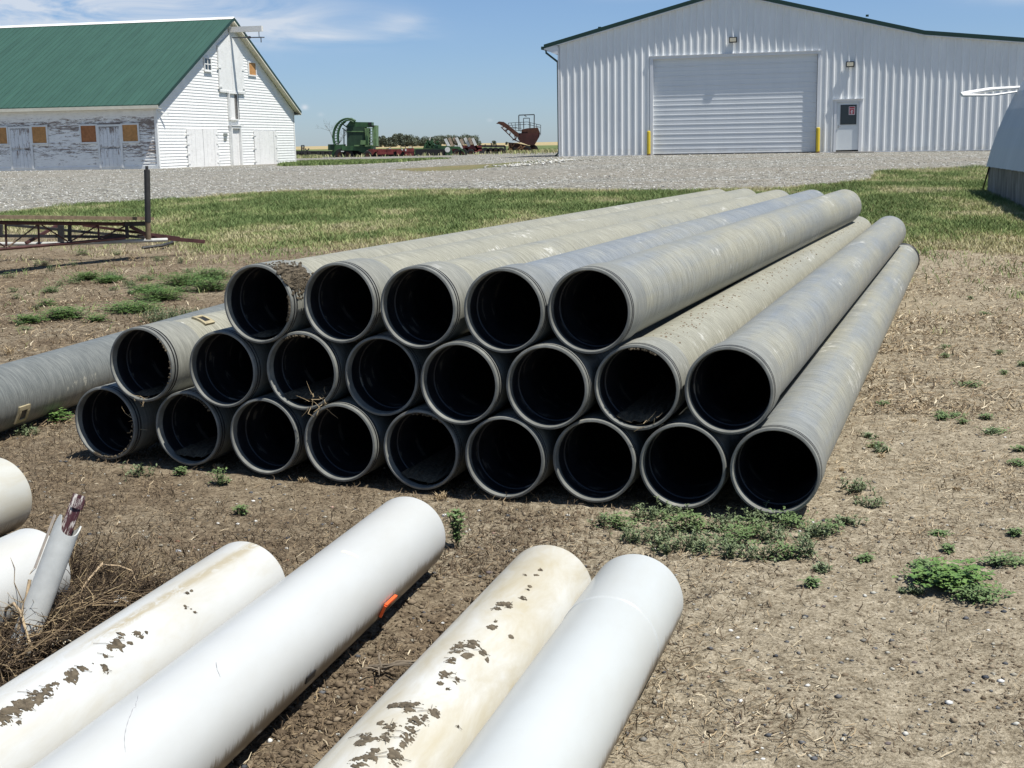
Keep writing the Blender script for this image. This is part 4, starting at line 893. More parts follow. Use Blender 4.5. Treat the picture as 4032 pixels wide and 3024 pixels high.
for i in range(n):
    a, b = nz * n + i, nz * n + (i + 1) % n; c = n * (nz + 1); mb.f.append((a, b, b + c, a + c))
mb.m = [0] * len(mb.f); mb.build('pipe_body', simple('pale_grey_vinyl', (.44, .445, .425), .45, .08, 30), sp, 40)
t = Mt('flaking_red_brown_paint', .6); qn = t.noise(1, 6, .75, t.coord('Object', (60, 60, 10)))
t.color(t.mix(t.ramp(qn, [(.50, 0.), (.57, 1.)]), (.055, .016, .020), (.52, .48, .44))); M_STAKE = t.m
mb = MB(); L1 = .225
prof_ = [(-.017, 0), (0, .004), (.017, 0), (.017, .004), (.004, .010), (.004, .030), (-.004, .030), (-.004, .010), (-.017, .004)]
mb.v = [(a * 1.2, b * 1.2, z_) for z_ in (0, L1) for a, b in prof_]; n = len(prof_); mb.f = [(i, (i + 1) % n, n + (i + 1) % n, n + i) for i in range(n)] + [tuple(range(n))[::-1], tuple(range(n, 2 * n))]; mb.m = [0] * len(mb.f)
mb.box(-.013, .026, -.004, .004, L1 - .045, L1 - .012)
st = mb.build('stake', M_STAKE); qq = q.copy(); qq.translation = pt_ - dd * .10; st.matrix_world = qq @ Matrix.Rotation(ca_ + 1.2, 4, 'Z')
tag(st, 'flaking maroon and white metal stake standing in the small broken pipe', 'stake')
# ------------------------------------------------------------------ old steel truss frame on the left
M_MAROON = simple('maroon_paint', (.070, .028, .026), .6, .4, 10); M_DKST = simple('dark_painted_steel', (.035, .034, .034), .6, .4, 8)
M_OLDWOOD = simple('old_grey_plank', (.17, .125, .08), .9, .35, 14); M_PVCW = simple('weathered_white_conduit', (.50, .50, .47), .6, .12)
def tr(px, py, y=None):      # pixel of the close view of the frame -> point on its long line
    u, v = px / 2.458, 620 + py / 2.458
    yy = 16.8 + (u / 492) * 1.7 if y is None else y
    return at_y(u, v, yy)
tp = hit(582, 955); tf = empty('truss_frame', loc=(tr(1210, 700)[0], tr(1210, 700)[1], 0), label='rusty maroon steel truss frame with a plank deck lying raised above the grass', cat='steel frame')
to = Vector(tf.location)
T = lambda *a: Vector(tr(*a)) - to
def ext(a, b, k): return a + (a - b) * k
A1, B1 = T(0, 630), T(1190, 645); A1 = ext(A1, B1, .7)
mb = MB(); mb.tube([A1, B1], .026, 10); mb.build('upper_chord', M_MAROON, tf, 40)
A2, B2 = T(0, 885), T(1210, 778); A2 = ext(A2, B2, .7); mb = MB(); mb.tube([A2, T(650, 832), B2], .022, 10); mb.build('lower_chord', M_MAROON, tf, 40)
mb = MB(); mb.bar(ext(T(0, 588), T(1390, 602), .6) + Vector((0, .12, .01)), T(1390, 602) + Vector((0, .12, .01)), .34, .045); mb.build('plank_deck', M_OLDWOOD, tf)
mb = MB(); mb.bar(T(1195, 645), T(1400, 640), .05, .06); mb.build('end_block', M_DKST, tf)
for p in ((55, 650, 62, 862), (372, 655, 378, 845), (675, 655, 675, 812), (950, 655, 957, 790), (1225, 660, 1232, 785)):
    mb = MB(); wd_ = .022 if p[0] not in (675, 1225) else .04; mb.bar(T(p[0], p[1]), T(p[2], p[3]), wd_, wd_, up=(0, 1, 0)); mb.build('upright', M_MAROON if wd_ < .03 else M_DKST, tf)
for p in ((-120, 760, 45, 862), (85, 862, 362, 655), (405, 655, 655, 812), (690, 808, 940, 662), (965, 785, 1205, 668)):
    mb = MB(); mb.tube([T(p[0], p[1]), T(p[2], p[3])], .010, 6); mb.build('diagonal', simple('rust_brown', (.13, .085, .055), .8) if p[0] == 85 else M_MAROON, tf)
yb = 18.6
for p, w_, mt, nm in (((565, 655, 615, 820), .075, M_DKST, 'cross_post'), ((-10, 650, 10, 760), .06, M_DKST, 'cross_post')):
    mb = MB(); mb.bar(T((p[0] + p[2]) / 2, p[1], yb), T((p[0] + p[2]) / 2, p[3], yb), w_, .06, up=(0, 1, 0)); mb.build(nm, mt, tf)
for a, b, w_, mt, nm in (((60, 650), (1400, 775), .045, M_DKST, 'rear_beam'), ((-300, 755), (1200, 770), .05, M_DKST, 'rear_beam'), ((800, 655), (1740, 780), .045, M_MAROON, 'side_rail'), ((250, 830), (560, 655), .05, M_MAROON, 'brace'), ((1260, 668), (1540, 805), .05, M_MAROON, 'brace'), ((1330, 760), (1980, 815), .065, M_MAROON, 'tongue')):
    mb = MB(); mb.bar(T(*a, yb + (0 if nm != 'tongue' else .3)), T(*b, yb + (.4 if nm != 'rear_beam' else .1) + (.3 if nm == 'tongue' else 0)), w_, w_ * .8); mb.build(nm, mt, tf)
mb = MB(); mb.tube([T(-400, 835, 18.9), T(0, 838, 18.9), T(600, 835, 18.8), T(1480, 802, 18.7), T(1620, 797, 18.8)], .028, 8); mb.build('conduit', M_PVCW, tf)
pbm = T(1435, 795, 18.35); ptp = T(1422, 118, 18.35)
mb = MB(); mb.tube([pbm, pbm.lerp(ptp, .25)], .036, 10); mb.build('post_sleeve', M_OLDWOOD, tf, 40)
mb = MB(); mb.tube([pbm.lerp(ptp, .25), ptp], .041, 10); po = mb.build('post', M_DKST, tf, 40)
mb = MB(); mb.tube([ptp, ptp + Vector((0, 0, .05))], .022, 8); mb.build('post_cap', M_DKST, po)
for px_ in (-260,):     # stub feet that carry the frame
    a = T(px_, 860 if px_ < 0 else 800, 18.2 if px_ > 0 else 16.4); mb = MB(); mb.box(a.x - .06, a.x + .06, a.y - .1, a.y + .1, float(terrain(a.x + to.x, a.y + to.y)) - .06, a.z + .05); mb.build('foot', M_DKST, tf)
p1_, p2_ = hit(560, 985), hit(700, 955)
mb = MB(); mb.tube([(0, 0, .03), tuple(hit(640, 978) - p1_ + np.array([0, 0, .045])), tuple(p2_ - p1_ + np.array([0, 0, .03]))], .025, 6); o = mb.build('iron_scrap', M_DKST); o.location = p1_; tag(o, 'dark iron scrap lying on the dirt below the truss frame tip', 'scrap')
# ------------------------------------------------------------------ far machinery (each in its own metric frame)
M_JG = simple('green_machine_paint', (.035, .090, .035), .5, .4, 1.5); M_JG2 = simple('faded_green_paint', (.12, .20, .085), .55, .3, 2); M_DG = simple('deep_green_shade_panel', (.018, .045, .022), .6, .3, 2)
M_RED = simple('dark_red_machine_paint', (.16, .030, .028), .6, .5, 2); M_RUST = simple('rust', (.075, .030, .018), .8, .45, 3); M_TYRE = simple('tyre_rubber', (.018, .018, .018), .85); M_WHITE = simple('chalky_white', (.62, .62, .58), .6, .15)
class Far:
    def __init__(s, name, ox, oy, sc, x0, y0, Y, label, cat):
        s.o = (ox, oy); s.sc = sc; s.Y = Y; u, v = ox + x0 / sc, oy + y0 / sc; p = hit(u, v); X = (u - 2016) / F * Y
        b = at_y(u, v, Y); s.b = b; s.root = empty(name, loc=(b[0], Y, float(terrain(b[0], Y))), label=label, cat=cat); s.dz = b[2] - float(terrain(b[0], Y))
    def P(s, x, y, d=0):
        q = at_y(s.o[0] + x / s.sc, s.o[1] + y / s.sc, s.Y); return Vector((q[0] - s.root.location.x, d, q[2] - s.root.location.z - s.dz))
    def box(s, n, m, x0, y0, x1, y1, d0=0, d1=1.5):
        a, b = s.P(x0, y1), s.P(x1, y0); mb = MB(); mb.box(a.x, b.x, d0, d1, a.z, b.z); return mb.build(n, m, s.root)
    def bars(s, n, m, segs, w=.08, d=0, parent=None):
        mb = MB()
        for q in segs:
            dd_ = q[4] if len(q) > 4 else d; mb.bar(s.P(q[0], q[1], dd_), s.P(q[2], q[3], dd_), w, w, up=(0, 1, 0))
        return mb.build(n, m, parent or s.root)
    def poly(s, n, m, pts, d0=0, d1=1.5, parent=None):
        mb = MB(); q = [s.P(*p) for p in pts]; mb.prism([(a.x, a.z) for a in q], d0, d1); return mb.build(n, m, parent or s.root)
    def wheel(s, x, y, r, d=0, w=.35):
        c = s.P(x, y, d); mb = MB(); mb.lathe([(r * .5, 0), (r * .95, 0), (r, .06), (r, w - .06), (r * .95, w), (r * .5, w)], 20); o = mb.build('wheel', M_TYRE, s.root); o.location = c; o.rotation_euler = (-math.pi / 2, 0, 0)
        mb = MB(); mb.lathe([(0, .04), (r * .5, .03), (r * .5, w - .03), (0, w - .04)], 16); mb.build('rim', M_RUST, o)
# green harvester
h = Far('green_harvester', 1150, 420, 4.424, 1000, 872, 132, 'tall green root crop harvester with a big curved ladder elevator', 'harvester')
def arc(fr, cx, cy, rx, ry, a0, a1, n, d): return [fr.P(cx + rx * math.cos(R(a0 + (a1 - a0) * i / n)), cy - ry * math.sin(R(a0 + (a1 - a0) * i / n)), d) for i in range(n + 1)]
mb = MB(); out = arc(h, 975, 520, 258, 322, 62, 205, 16, -.3); inn = arc(h, 985, 520, 190, 290, 62, 202, 16, -.3)
for q in (out, inn): mb.tube(q, .07, 6)
for d_ in (.9,):
    out2 = [a + Vector((0, d_, 0)) for a in out]; inn2 = [a + Vector((0, d_, 0)) for a in inn]; mb.tube(out2, .07, 6); mb.tube(inn2, .07, 6)
for i in range(0, 17, 1): mb.bar(out[i], inn[i], .05, .05); mb.bar(out2[i], inn2[i], .05, .05); mb.bar(out[i], out2[i], .06, .1)
mb.build('ladder_elevator', M_JG, h.root)
h.poly('elevator_guard', M_JG, [(960, 190), (1040, 190), (1105, 262), (1060, 285), (1000, 240)], -.2, .5)
h.poly('hopper', M_DG, [(955, 340), (1265, 345), (1265, 680), (955, 680)], .0, 2.4); h.poly('hopper_hood', M_JG, [(930, 350), (1000, 250), (1150, 262), (1385, 265), (1385, 330), (1340, 350)], .1, 2.2)
h.poly('hood_opening', M_DARK, [(1325, 268), (1385, 268), (1385, 312), (1330, 315)], .05, .095)
h.bars('trim_band', M_JG2, [(940, 425, 1270, 428)], .09, -.03); h.poly('side_column', M_JG2, [(1265, 365), (1335, 365), (1335, 680), (1290, 680)], -.15, 1.9); h.poly('side_column', M_JG2, [(1410, 320), (1468, 320), (1468, 680), (1410, 680)], -.1, 2.2)
h.poly('black_cover', M_DARK, [(1385, 320), (1435, 320), (1435, 348), (1375, 350)], -.2, .3)
la = h.bars('ladder', M_JG2, [(1345, 350, 1335, 670), (1408, 350, 1398, 670)] + [(1343, y, 1405, y) for y in range(380, 670, 48)], .07, -.35)
h.poly('fuel_box', M_JG2, [(1210, 580), (1285, 580), (1285, 655), (1200, 655)], -.7, -.16); h.poly('chassis', M_JG, [(870, 680), (1420, 672), (1420, 740), (1310, 805), (1240, 800), (1140, 760), (870, 755)], -.2, 2.2)
h.poly('front_box', M_DG, [(630, 650), (735, 650), (735, 752), (630, 752)], -.2, .8); h.poly('intake', M_JG, [(735, 660), (905, 650), (905, 760), (840, 830), (700, 860), (690, 800)], 0, 1.4)
h.bars('front_stand', M_DG, [(700, 760, 715, 875)], .1, .2); h.bars('front_stand', M_DG, [(760, 800, 770, 880)], .1, .2); h.bars('dangling_frame', M_DG, [(900, 400, 900, 650), (870, 370, 945, 420), (840, 330, 930, 260), (880, 300, 990, 380)], .10, .2); h.bars('pale_edge', M_JG2, [(1090, 672, 1185, 672), (1275, 676, 1370, 676)], .14, -.3)
h.poly('toolbox', M_WHITE, [(855, 765), (915, 765), (905, 782), (860, 782)], -.3, -.22)
h.wheel(845, 838, .62, -.1); h.wheel(960, 838, .62, -.1); h.wheel(845, 838, .62, 1.9); h.wheel(1060, 820, .5, 1.9)
h.poly('low_frame', M_DARK, [(1000, 770), (1230, 790), (1200, 840), (1010, 830)], .4, 1.6)
# dark cultivator at far left
c_ = Far('cultivator', 1150, 420, 4.424, 120, 862, 134, 'dark low cultivator with a short black ladder beside the barn', 'cultivator')
c_.bars('tool_bar', M_DKST, [(60, 790, 720, 790), (60, 760, 700, 765), (60, 830, 230, 845)], .22, .2)
c_.bars('ladder', M_DKST, [(170, 645, 172, 800), (216, 645, 216, 800)] + [(172, y, 216, y) for y in (648, 675, 700, 725)], .09, -.3)
for k, x_ in enumerate((90, 300, 455, 530, 240, 660)): c_.poly('seed_unit', M_DKST, [(x_ - 26, 742), (x_ + 26, 742), (x_ + 20, 812), (x_ - 14, 812)], -.2, .5)
c_.wheel(105, 830, .42, -.3); c_.wheel(190, 838, .38, -.3); c_.bars('shank', M_DKST, [(350, 800, 365, 870), (520, 800, 528, 862), (640, 790, 660, 858), (250, 790, 215, 862)], .09, .3)
c_.bars('lift_arm', M_DKST, [(225, 700, 262, 780), (232, 780, 290, 700)], .10, .2)
# maroon roller
m_ = Far('field_roller', 1150, 420, 4.424, 1700, 876, 131, 'low maroon field implement with a long dark roller, right of the green harvester', 'implement')
mb = MB(); a, b = m_.P(1290, 845, .6), m_.P(1960, 845, .6); mb.tube([a, b], .42, 16); mb.build('roller', M_DKST, m_.root, 40)
m_.bars('main_beam', M_RED, [(1330, 775, 2110, 770), (1490, 820, 1770, 815, -.4)], .26, .1); m_.bars('stand', M_RED, [(1490, 800, 1495, 878)], .07, -.5)
for x_ in (1390, 1540, 1700, 1860): m_.poly('side_plate', M_RED, [(x_ - 45, 750), (x_ + 30, 745), (x_ + 55, 800), (x_ + 20, 850), (x_ - 30, 850)], -.25, -.05)
m_.poly('end_gearbox', M_RED, [(1960, 735), (2110, 735), (2120, 865), (1950, 865)], 0, 1.2); m_.poly('reflector', M_WHITE, [(1970, 745), (1993, 745), (1993, 782), (1970, 782)], -.1, -.01)
m_.bars('hoses', M_WHITE, [(1690, 742, 1720, 738), (2030, 712, 2080, 718), (1360, 760, 1378, 775), (1905, 745, 1930, 770)], .1, 0); m_.bars('upright_fittings', M_DKST, [(1880, 700, 1905, 740), (2090, 690, 2090, 740), (1970, 690, 1972, 735), (1640, 745, 1720, 722)], .06, .3)
m_.wheel(1325, 850, .4, -.5); m_.wheel(1560, 862, .26, -.4)
# green mower
g_ = Far('green_mower', 1600, 420, 3.568, 370, 698, 131, 'wide dark green rotary mower with a white disc on its end panel', 'mower')
g_.poly('deck', M_DG, [(110, 605), (620, 598), (618, 695), (120, 695)], .0, 1.6); g_.poly('end_panel', M_JG, [(552, 600), (618, 596), (614, 702), (550, 702)], -.15, -.01)
mb = MB(); c = g_.P(580, 614, -.17); mb.lathe([(0, 0), (.26, 0), (.26, .015), (0, .015)], 20); o = mb.build('reflector_disc', M_WHITE, g_.root); o.location = c; o.rotation_euler = (math.pi / 2, 0, 0)
g_.poly('gearbox_hump', M_JG, [(230, 600), (262, 520), (300, 500), (350, 500), (400, 545), (450, 560), (560, 560), (640, 590), (620, 600)], .2, 1.2)
g_.bars('lift_frame', M_JG, [(255, 590, 300, 480), (300, 480, 330, 560), (330, 560, 360, 460), (360, 460, 385, 590), (440, 490, 460, 590), (270, 520, 390, 560), (420, 500, 480, 560), (340, 590, 300, 500)], .13, .1)
g_.bars('rod', M_WHITE, [(340, 430, 325, 482)], .10, .1); g_.poly('tongue', M_JG, [(470, 560), (735, 570), (800, 640), (770, 650), (720, 600), (480, 600)], .3, .55)
g_.wheel(795, 660, .42, 0); g_.bars('wheel_arm', M_JG, [(740, 575, 830, 665), (630, 600, 640, 695)], .13, -.1); g_.poly('deck_lip', M_DARK, [(140, 612), (545, 612), (545, 690), (140, 690)], -.02, -.005)
# cultivator with raised pale tines
d_ = Far('field_cultivator', 1600, 420, 3.568, 860, 655, 140, 'red and rusty field cultivator with a row of raised pale tines', 'cultivator')
for k, (a, b, c, e) in enumerate(((545, 438, 600, 550), (600, 425, 655, 545), (662, 425, 700, 500), (700, 420, 770, 555), (765, 440, 800, 520), (818, 425, 885, 545), (878, 425, 920, 515), (928, 428, 975, 530))):
    d_.bars('raised_tine', M_WHITE if k in (0, 3, 5, 7) else simple('rusted_pale_tine', (.33, .25, .18), .7), [(a, b, c, e)], .28, .1 * (k % 3))
d_.bars('frame', M_RED, [(640, 545, 1060, 560), (640, 590, 1060, 585), (820, 600, 1000, 600), (880, 540, 910, 610), (960, 540, 1000, 600)], .34, .3); d_.bars('white_bracket', M_WHITE, [(740, 520, 745, 555), (765, 560, 780, 582), (600, 550, 620, 540), (700, 530, 690, 560)], .3, -.1)
d_.bars('under_frame', M_DKST, [(640, 625, 1100, 620), (700, 600, 700, 655), (660, 640, 800, 640)], .3, .3); d_.wheel(905, 638, .42, -.2); d_.wheel(715, 640, .42, -.2); d_.wheel(820, 640, .35, .8)
d_.poly('hitch_tower', M_RED, [(890, 520), (950, 520), (985, 590), (860, 590)], .1, .5)
# planter
e_ = Far('row_planter', 1600, 420, 3.568, 1150, 652, 143, 'dark grey row planter with a long front drum, between cultivator and rusty harvester', 'planter')
e_.bars('tool_bar', M_DKST, [(1010, 545, 1385, 548), (1385, 545, 1388, 610), (1020, 590, 1380, 600)], .22, .3); e_.poly('front_drum', M_DKST, [(930, 615), (1130, 615), (1140, 655), (930, 655)], -.3, .4)
for x_ in (1110, 1185, 1255, 1330): e_.wheel(x_, 632, .50, -.1, .3); e_.poly('seed_hopper', simple('pale_hopper', (.36, .40, .30), .6), [(x_ - 26, 572), (x_ + 20, 572), (x_ + 10, 605), (x_ - 20, 605)], 0, .5)
e_.bars('marker_arm', M_DKST, [(1190, 500, 1200, 545), (1110, 520, 1100, 545), (1260, 525, 1270, 545)], .12, .2)
# rusty harvester
k_ = Far('rusty_harvester', 1600, 420, 3.568, 1640, 640, 152, 'dark red rusty potato harvester with a raised boom and railed platform', 'harvester')
k_.poly('boom', M_RUST, [(1262, 235), (1300, 205), (1370, 212), (1425, 250), (1570, 365), (1590, 425), (1545, 425), (1440, 330), (1340, 262), (1300, 240)], 0, 1.3)
k_.bars('boom_rail', M_WHITE, [(1330, 268, 1390, 300), (1350, 285, 1420, 345)], .07, -.08); k_.bars('boom_underframe', M_RUST, [(1330, 285, 1440, 390), (1440, 390, 1520, 470), (1380, 330, 1430, 320), (1500, 455, 1600, 500), (1520, 400, 1540, 480), (1460, 360, 1450, 400), (1490, 470, 1560, 430), (1350, 290, 1370, 262), (1400, 350, 1420, 300)], .11, -.1)
k_.poly('tank', simple('dark_red_tank', (.050, .014, .012), .7, .5, 1.2), [(1570, 368), (1880, 372), (1870, 420), (1800, 540), (1720, 540), (1600, 495), (1570, 450)], .2, 2.6); k_.poly('tank_upper', M_RUST, [(1620, 318), (1700, 300), (1850, 290), (1885, 375), (1620, 368)], .9, 2.4)
k_.bars('platform_rail', M_DKST, [(1432, 228, 1700, 212), (1700, 212, 1890, 258), (1435, 262, 1690, 245), (1700, 245, 1890, 290), (1432, 228, 1434, 270), (1470, 225, 1500, 300), (1530, 222, 1532, 340), (1600, 218, 1602, 350), (1650, 216, 1652, 300), (1742, 222, 1744, 300), (1830, 240, 1832, 300), (1888, 255, 1886, 400), (1500, 300, 1620, 300), (1540, 330, 1620, 335), (1440, 290, 1560, 290)], .055, .1)
k_.bars('roll_frame', M_DKST, [(1580, 118, 1582, 340), (1798, 108, 1796, 300), (1580, 116, 1798, 108)], .11, .4); k_.bars('inner_frame', M_DKST, [(1648, 160, 1650, 310), (1732, 156, 1730, 300), (1648, 158, 1732, 156), (1660, 118, 1690, 135)], .08, 1.2)
k_.poly('undercarriage', M_RUST, [(1440, 500), (1560, 510), (1700, 540), (1760, 560), (1740, 620), (1440, 625)], .4, 2.0)
k_.bars('digger_frame', simple('tan_rust', (.22, .12, .06), .8), [(1580, 605, 1670, 550), (1600, 530, 1640, 600), (1470, 510, 1480, 620), (1440, 620, 1520, 520), (1540, 600, 1600, 560), (1440, 500, 1445, 600)], .12, .1); k_.wheel(1480, 618, .5, .2); k_.wheel(1690, 612, .55, .2); k_.wheel(1560, 622, .4, .2); k_.wheel(1785, 605, .6, 2.0)
o = k_.poly('end_disc', M_WHITE, [(1768, 602), (1790, 602), (1792, 632), (1770, 634)], 1.6, 1.9)
# ------------------------------------------------------------------ trees
def leafy(mb_v, mb_f, c, rad, n, s_):
    for _ in range(n):
        d = Vector((random.gauss(0, 1), random.gauss(0, 1), random.gauss(0, 1))).normalized(); q = random.random() ** .35
        p = Vector(c) + Vector((d.x * rad[0], d.y * rad[1], d.z * rad[2])) * q; a = Vector((random.gauss(0, 1), random.gauss(0, 1), random.gauss(0, 1))).normalized(); b = a.cross(Vector((random.gauss(0, 1), random.gauss(0, 1), 1))).normalized(); k = s_ * random.uniform(.6, 1.5)
        i = len(mb_v); mb_v += [p - a * k - b * k * .6, p + a * k - b * k * .6, p + a * k * .7 + b * k, p - a * k * .8 + b * k * .7]; mb_f.append((i, i + 1, i + 2, i + 3))
t = Mt('hazed_foliage', .9, spec=.1); t.color(t.ramp(t.noise(.9, 4, .6, t.coord()), [(.3, (.080, .098, .075)), (.7, (.165, .185, .135))])); M_FOL = t.m  # distance haze is painted into the leaf colour, paler and greyer
def far_tree(x_, top, base, wpx, Y, label, i):
    u = 1600 + x_ / 3.568; p = at_y(u, 420 + base / 3.568, Y); hh = (base - top) / 3.568 / F * Y; ww = wpx * 1.35 / 3.568 / F * Y; gz_ = float(terrain(p[0], Y))
    rt = empty('tree', loc=(p[0], Y, gz_), label=label, cat='tree', group='trees along the horizon'); hh += p[2] - gz_
    mb = MB(); mb.tube([(0, 0, -.3), (.1, 0, hh * .3), (.2, .1, hh * .65)], [hh * .035, hh * .025, hh * .01], 7)
    for k in range(4): a = random.uniform(0, 6.28); mb.tube([(.1, 0, hh * .3), (math.cos(a) * ww * .3, math.sin(a) * ww * .3, hh * .65)], [hh * .018, hh * .006], 5)
    mb.build('trunk', M_TWIG, rt)
    v, f = [], []
    for k in range(13):
        a = random.uniform(0, 6.28); rr_ = random.uniform(0, .34) * ww; leafy(v, f, (rr_ * math.cos(a) * 1.15, rr_ * math.sin(a), hh * random.uniform(.16, .76)), (ww * .27, ww * .27, hh * .23), 150, hh * .035)
    mb = MB(); mb.v = [tuple(q) for q in v]; mb.f = f; mb.m = [0] * len(f); mb.build('crown', M_FOL, rt)
tl = [(-310, 400, 545, 60), (-255, 430, 545, 70), (-200, 400, 548, 90), (-150, 370, 545, 120), (-70, 365, 545, 130), (20, 385, 545, 150), (100, 400, 545, 120), (210, 410, 545, 130), (300, 405, 545, 130), (385, 388, 545, 140), (470, 430, 540, 90), (560, 390, 535, 150), (660, 395, 530, 160), (760, 400, 525, 120), (870, 380, 515, 170), (960, 395, 512, 160), (1235, 472, 505, 42), (1410, 487, 503, 26), (-430, 445, 548, 70), (-370, 410, 548, 90)]
wh_ = ['low bushy tree', 'dark round tree', 'broad spreading tree', 'thin ragged tree']
for i, (x_, a, b, w_) in enumerate(tl):
    lb = {16: 'small lone bush on the horizon beside the rusty harvester', 17: 'tiny bush on the horizon nearest the rusty harvester boom', 4: 'tall round tree just right of the green harvester', 14: 'tall round dark tree at the right end of the tree line', 12: 'broad tree behind the raised pale tines'}.get(i, 'dark green tree in the distant line behind the machinery')
    far_tree(x_, a, b, w_, 640 + (i * 37) % 60, lb, i)
# bare tree behind the green harvester
p = at_y(1150 + 800 / 4.424, 420 + 700 / 4.424, 150); zt = float(terrain(p[0], 150))
bt = empty('bare_tree', loc=(p[0], 150, zt), label='leafless tree seen through the curved elevator of the green harvester', cat='tree')
mb = MB()
def branch(p_, d_, l, r_, dep):
    q = p_ + d_ * l; mb.tube([p_, p_.lerp(q, .5) + Vector((random.gauss(0, .05) * l, 0, 0)), q], [r_, r_ * .8, r_ * .55], 5, cap=False)
    if dep: 
        for _ in range(3 if dep > 1 else 4): branch(q, (d_ + Vector((random.gauss(0, .55), random.gauss(0, .55), random.gauss(.12, .3)))).normalized(), l * random.uniform(.6, .85), r_ * .55, dep - 1)
branch(Vector((0, 0, -.2)), Vector((0, 0, 1)), 1.4, .065, 5); mb.build('branches', M_TWIG, bt)
# ------------------------------------------------------------------ grass on the lawn, one countless mass
def tint_mat(name, stops, rough=.7, trans=0):
    t = Mt(name, rough, spec=.2); t.color(t.ramp(t.attr('tint'), stops)); return t.m
M_GRASS = tint_mat('grass_blade', [(0., (.115, .165, .055)), (.28, (.190, .250, .088)), (.5, (.285, .315, .130)), (.7, (.37, .35, .18)), (1., (.50, .44, .28))])
def blades(name, x, y, z, h, wd_, lean, tint, mat, label=None):
    n = len(x); a = rng.uniform(0, 2 * np.pi, n); b = rng.uniform(0, 2 * np.pi, n)
    v = np.empty((n, 5, 3)); cx, cy = np.cos(a) * wd_ / 2, np.sin(a) * wd_ / 2; lx, ly = np.cos(b) * lean * h, np.sin(b) * lean * h
    v[:, 0] = np.stack([x - cx, y - cy, z - .01], -1); v[:, 1] = np.stack([x + cx, y + cy, z - .01], -1)
    v[:, 2] = np.stack([x + cx * .8 + lx * .35, y + cy * .8 + ly * .35, z + h * .6], -1); v[:, 3] = np.stack([x - cx * .8 + lx * .35, y - cy * .8 + ly * .35, z + h * .6], -1)
    v[:, 4] = np.stack([x + lx, y + ly, z + h], -1)
    i = np.arange(n)[:, None] * 5; f = np.concatenate([i + [0, 1, 2], i + [0, 2, 3], i + [3, 2, 4]]).reshape(-1, 3)
    return fastmesh(name, v.reshape(-1, 3), f, mat, {'tint': np.repeat(tint, 5)})
n = 660000
y = 10.5 + (45 - 10.5) * rng.random(n) ** 1.0; x = (rng.random(n) * 2 - 1) * (y * .43 + .5)
a_, g_m, f_m, d_m, b_m, c_m = zones(x, y)
cl = fbm(x * .9, y * .55, 4, 3); fine_ = fbm(x * 5, y * 5, 3, 13)
keep = rng.random(n) < np.clip((a_ - .5 + (fine_ - .5) * 1.3) * 2 + .5, 0, 1) * (g_m < .45 + .3 * rng.random(n)) * (.35 + .65 * np.clip(1.25 - d_m, 0, 1))
keep |= rng.random(n) < .30 * np.exp(-np.clip(LAWN(x) - y, 0, 9) / 1.6) * (y < LAWN(x)) * np.clip((fbm(x * 1.7, y * 1.7, 4, 53) - .44) * 7, 0, 1)
x, y, d_m, cl, fine_ = x[keep], y[keep], d_m[keep], cl[keep], fine_[keep]
dry = np.clip(d_m + .05 + (cl - .5) * 2.4 + rng.normal(0, .12, len(x)), 0, 1)
tint = np.clip(dry * .95 + rng.normal(0, .10, len(x)) + (fine_ - .5) * .5 - .05, 0, 1)
h_ = .030 + .050 * rng.random(len(x)) ** 1.4 * (1.2 - .5 * dry) + .05 * np.clip((fbm(x * 2.2, y * 2.2, 2, 44) - .6) * 4, 0, 1)
o = blades('grass', x, y, gzv(x, y), h_, (.0075 + .0045 * rng.random(len(x))), .9, tint, M_GRASS); tag(o, 'mown green grass with dry straw coloured patches behind the pipes', 'grass', kind='stuff')
# far verge grass strips and tall grass by the machines
n = 60000; y = rng.uniform(58, 100, n); x = (rng.random(n) * 1.0 - .62) * y * .30; a_, g_m, f_m, d_m, *_r = zones(x, y); k = rng.random(n) < (a_ - .4) * 2
x, y, d_m = x[k], y[k], d_m[k]; o = blades('verge_grass', x, y, gzv(x, y), .06 + .10 * rng.random(len(x)), .05, .5, np.clip(d_m * .8 + rng.normal(.05, .15, len(x)), 0, 1), M_GRASS); tag(o, 'rough grass verge between the two gravel tracks', 'grass', kind='stuff')
n = 26000; y = rng.uniform(126, 175, n); x = rng.uniform(-.17, .055, n) * y; k = (rng.random(n) < .9) & ((y > 146) | (x < -.155 * y + 2) | (rng.random(n) < .08)); x, y = x[k], y[k]
o = blades('field_grass', x, y, gzv(x, y), .12 + .28 * rng.random(len(x)), .08, .5, np.clip(rng.normal(.62, .22, len(x)) - .25 * (y > 158), 0, 1), M_GRASS); tag(o, 'tall rough grass growing round the parked machinery', 'grass', kind='stuff')
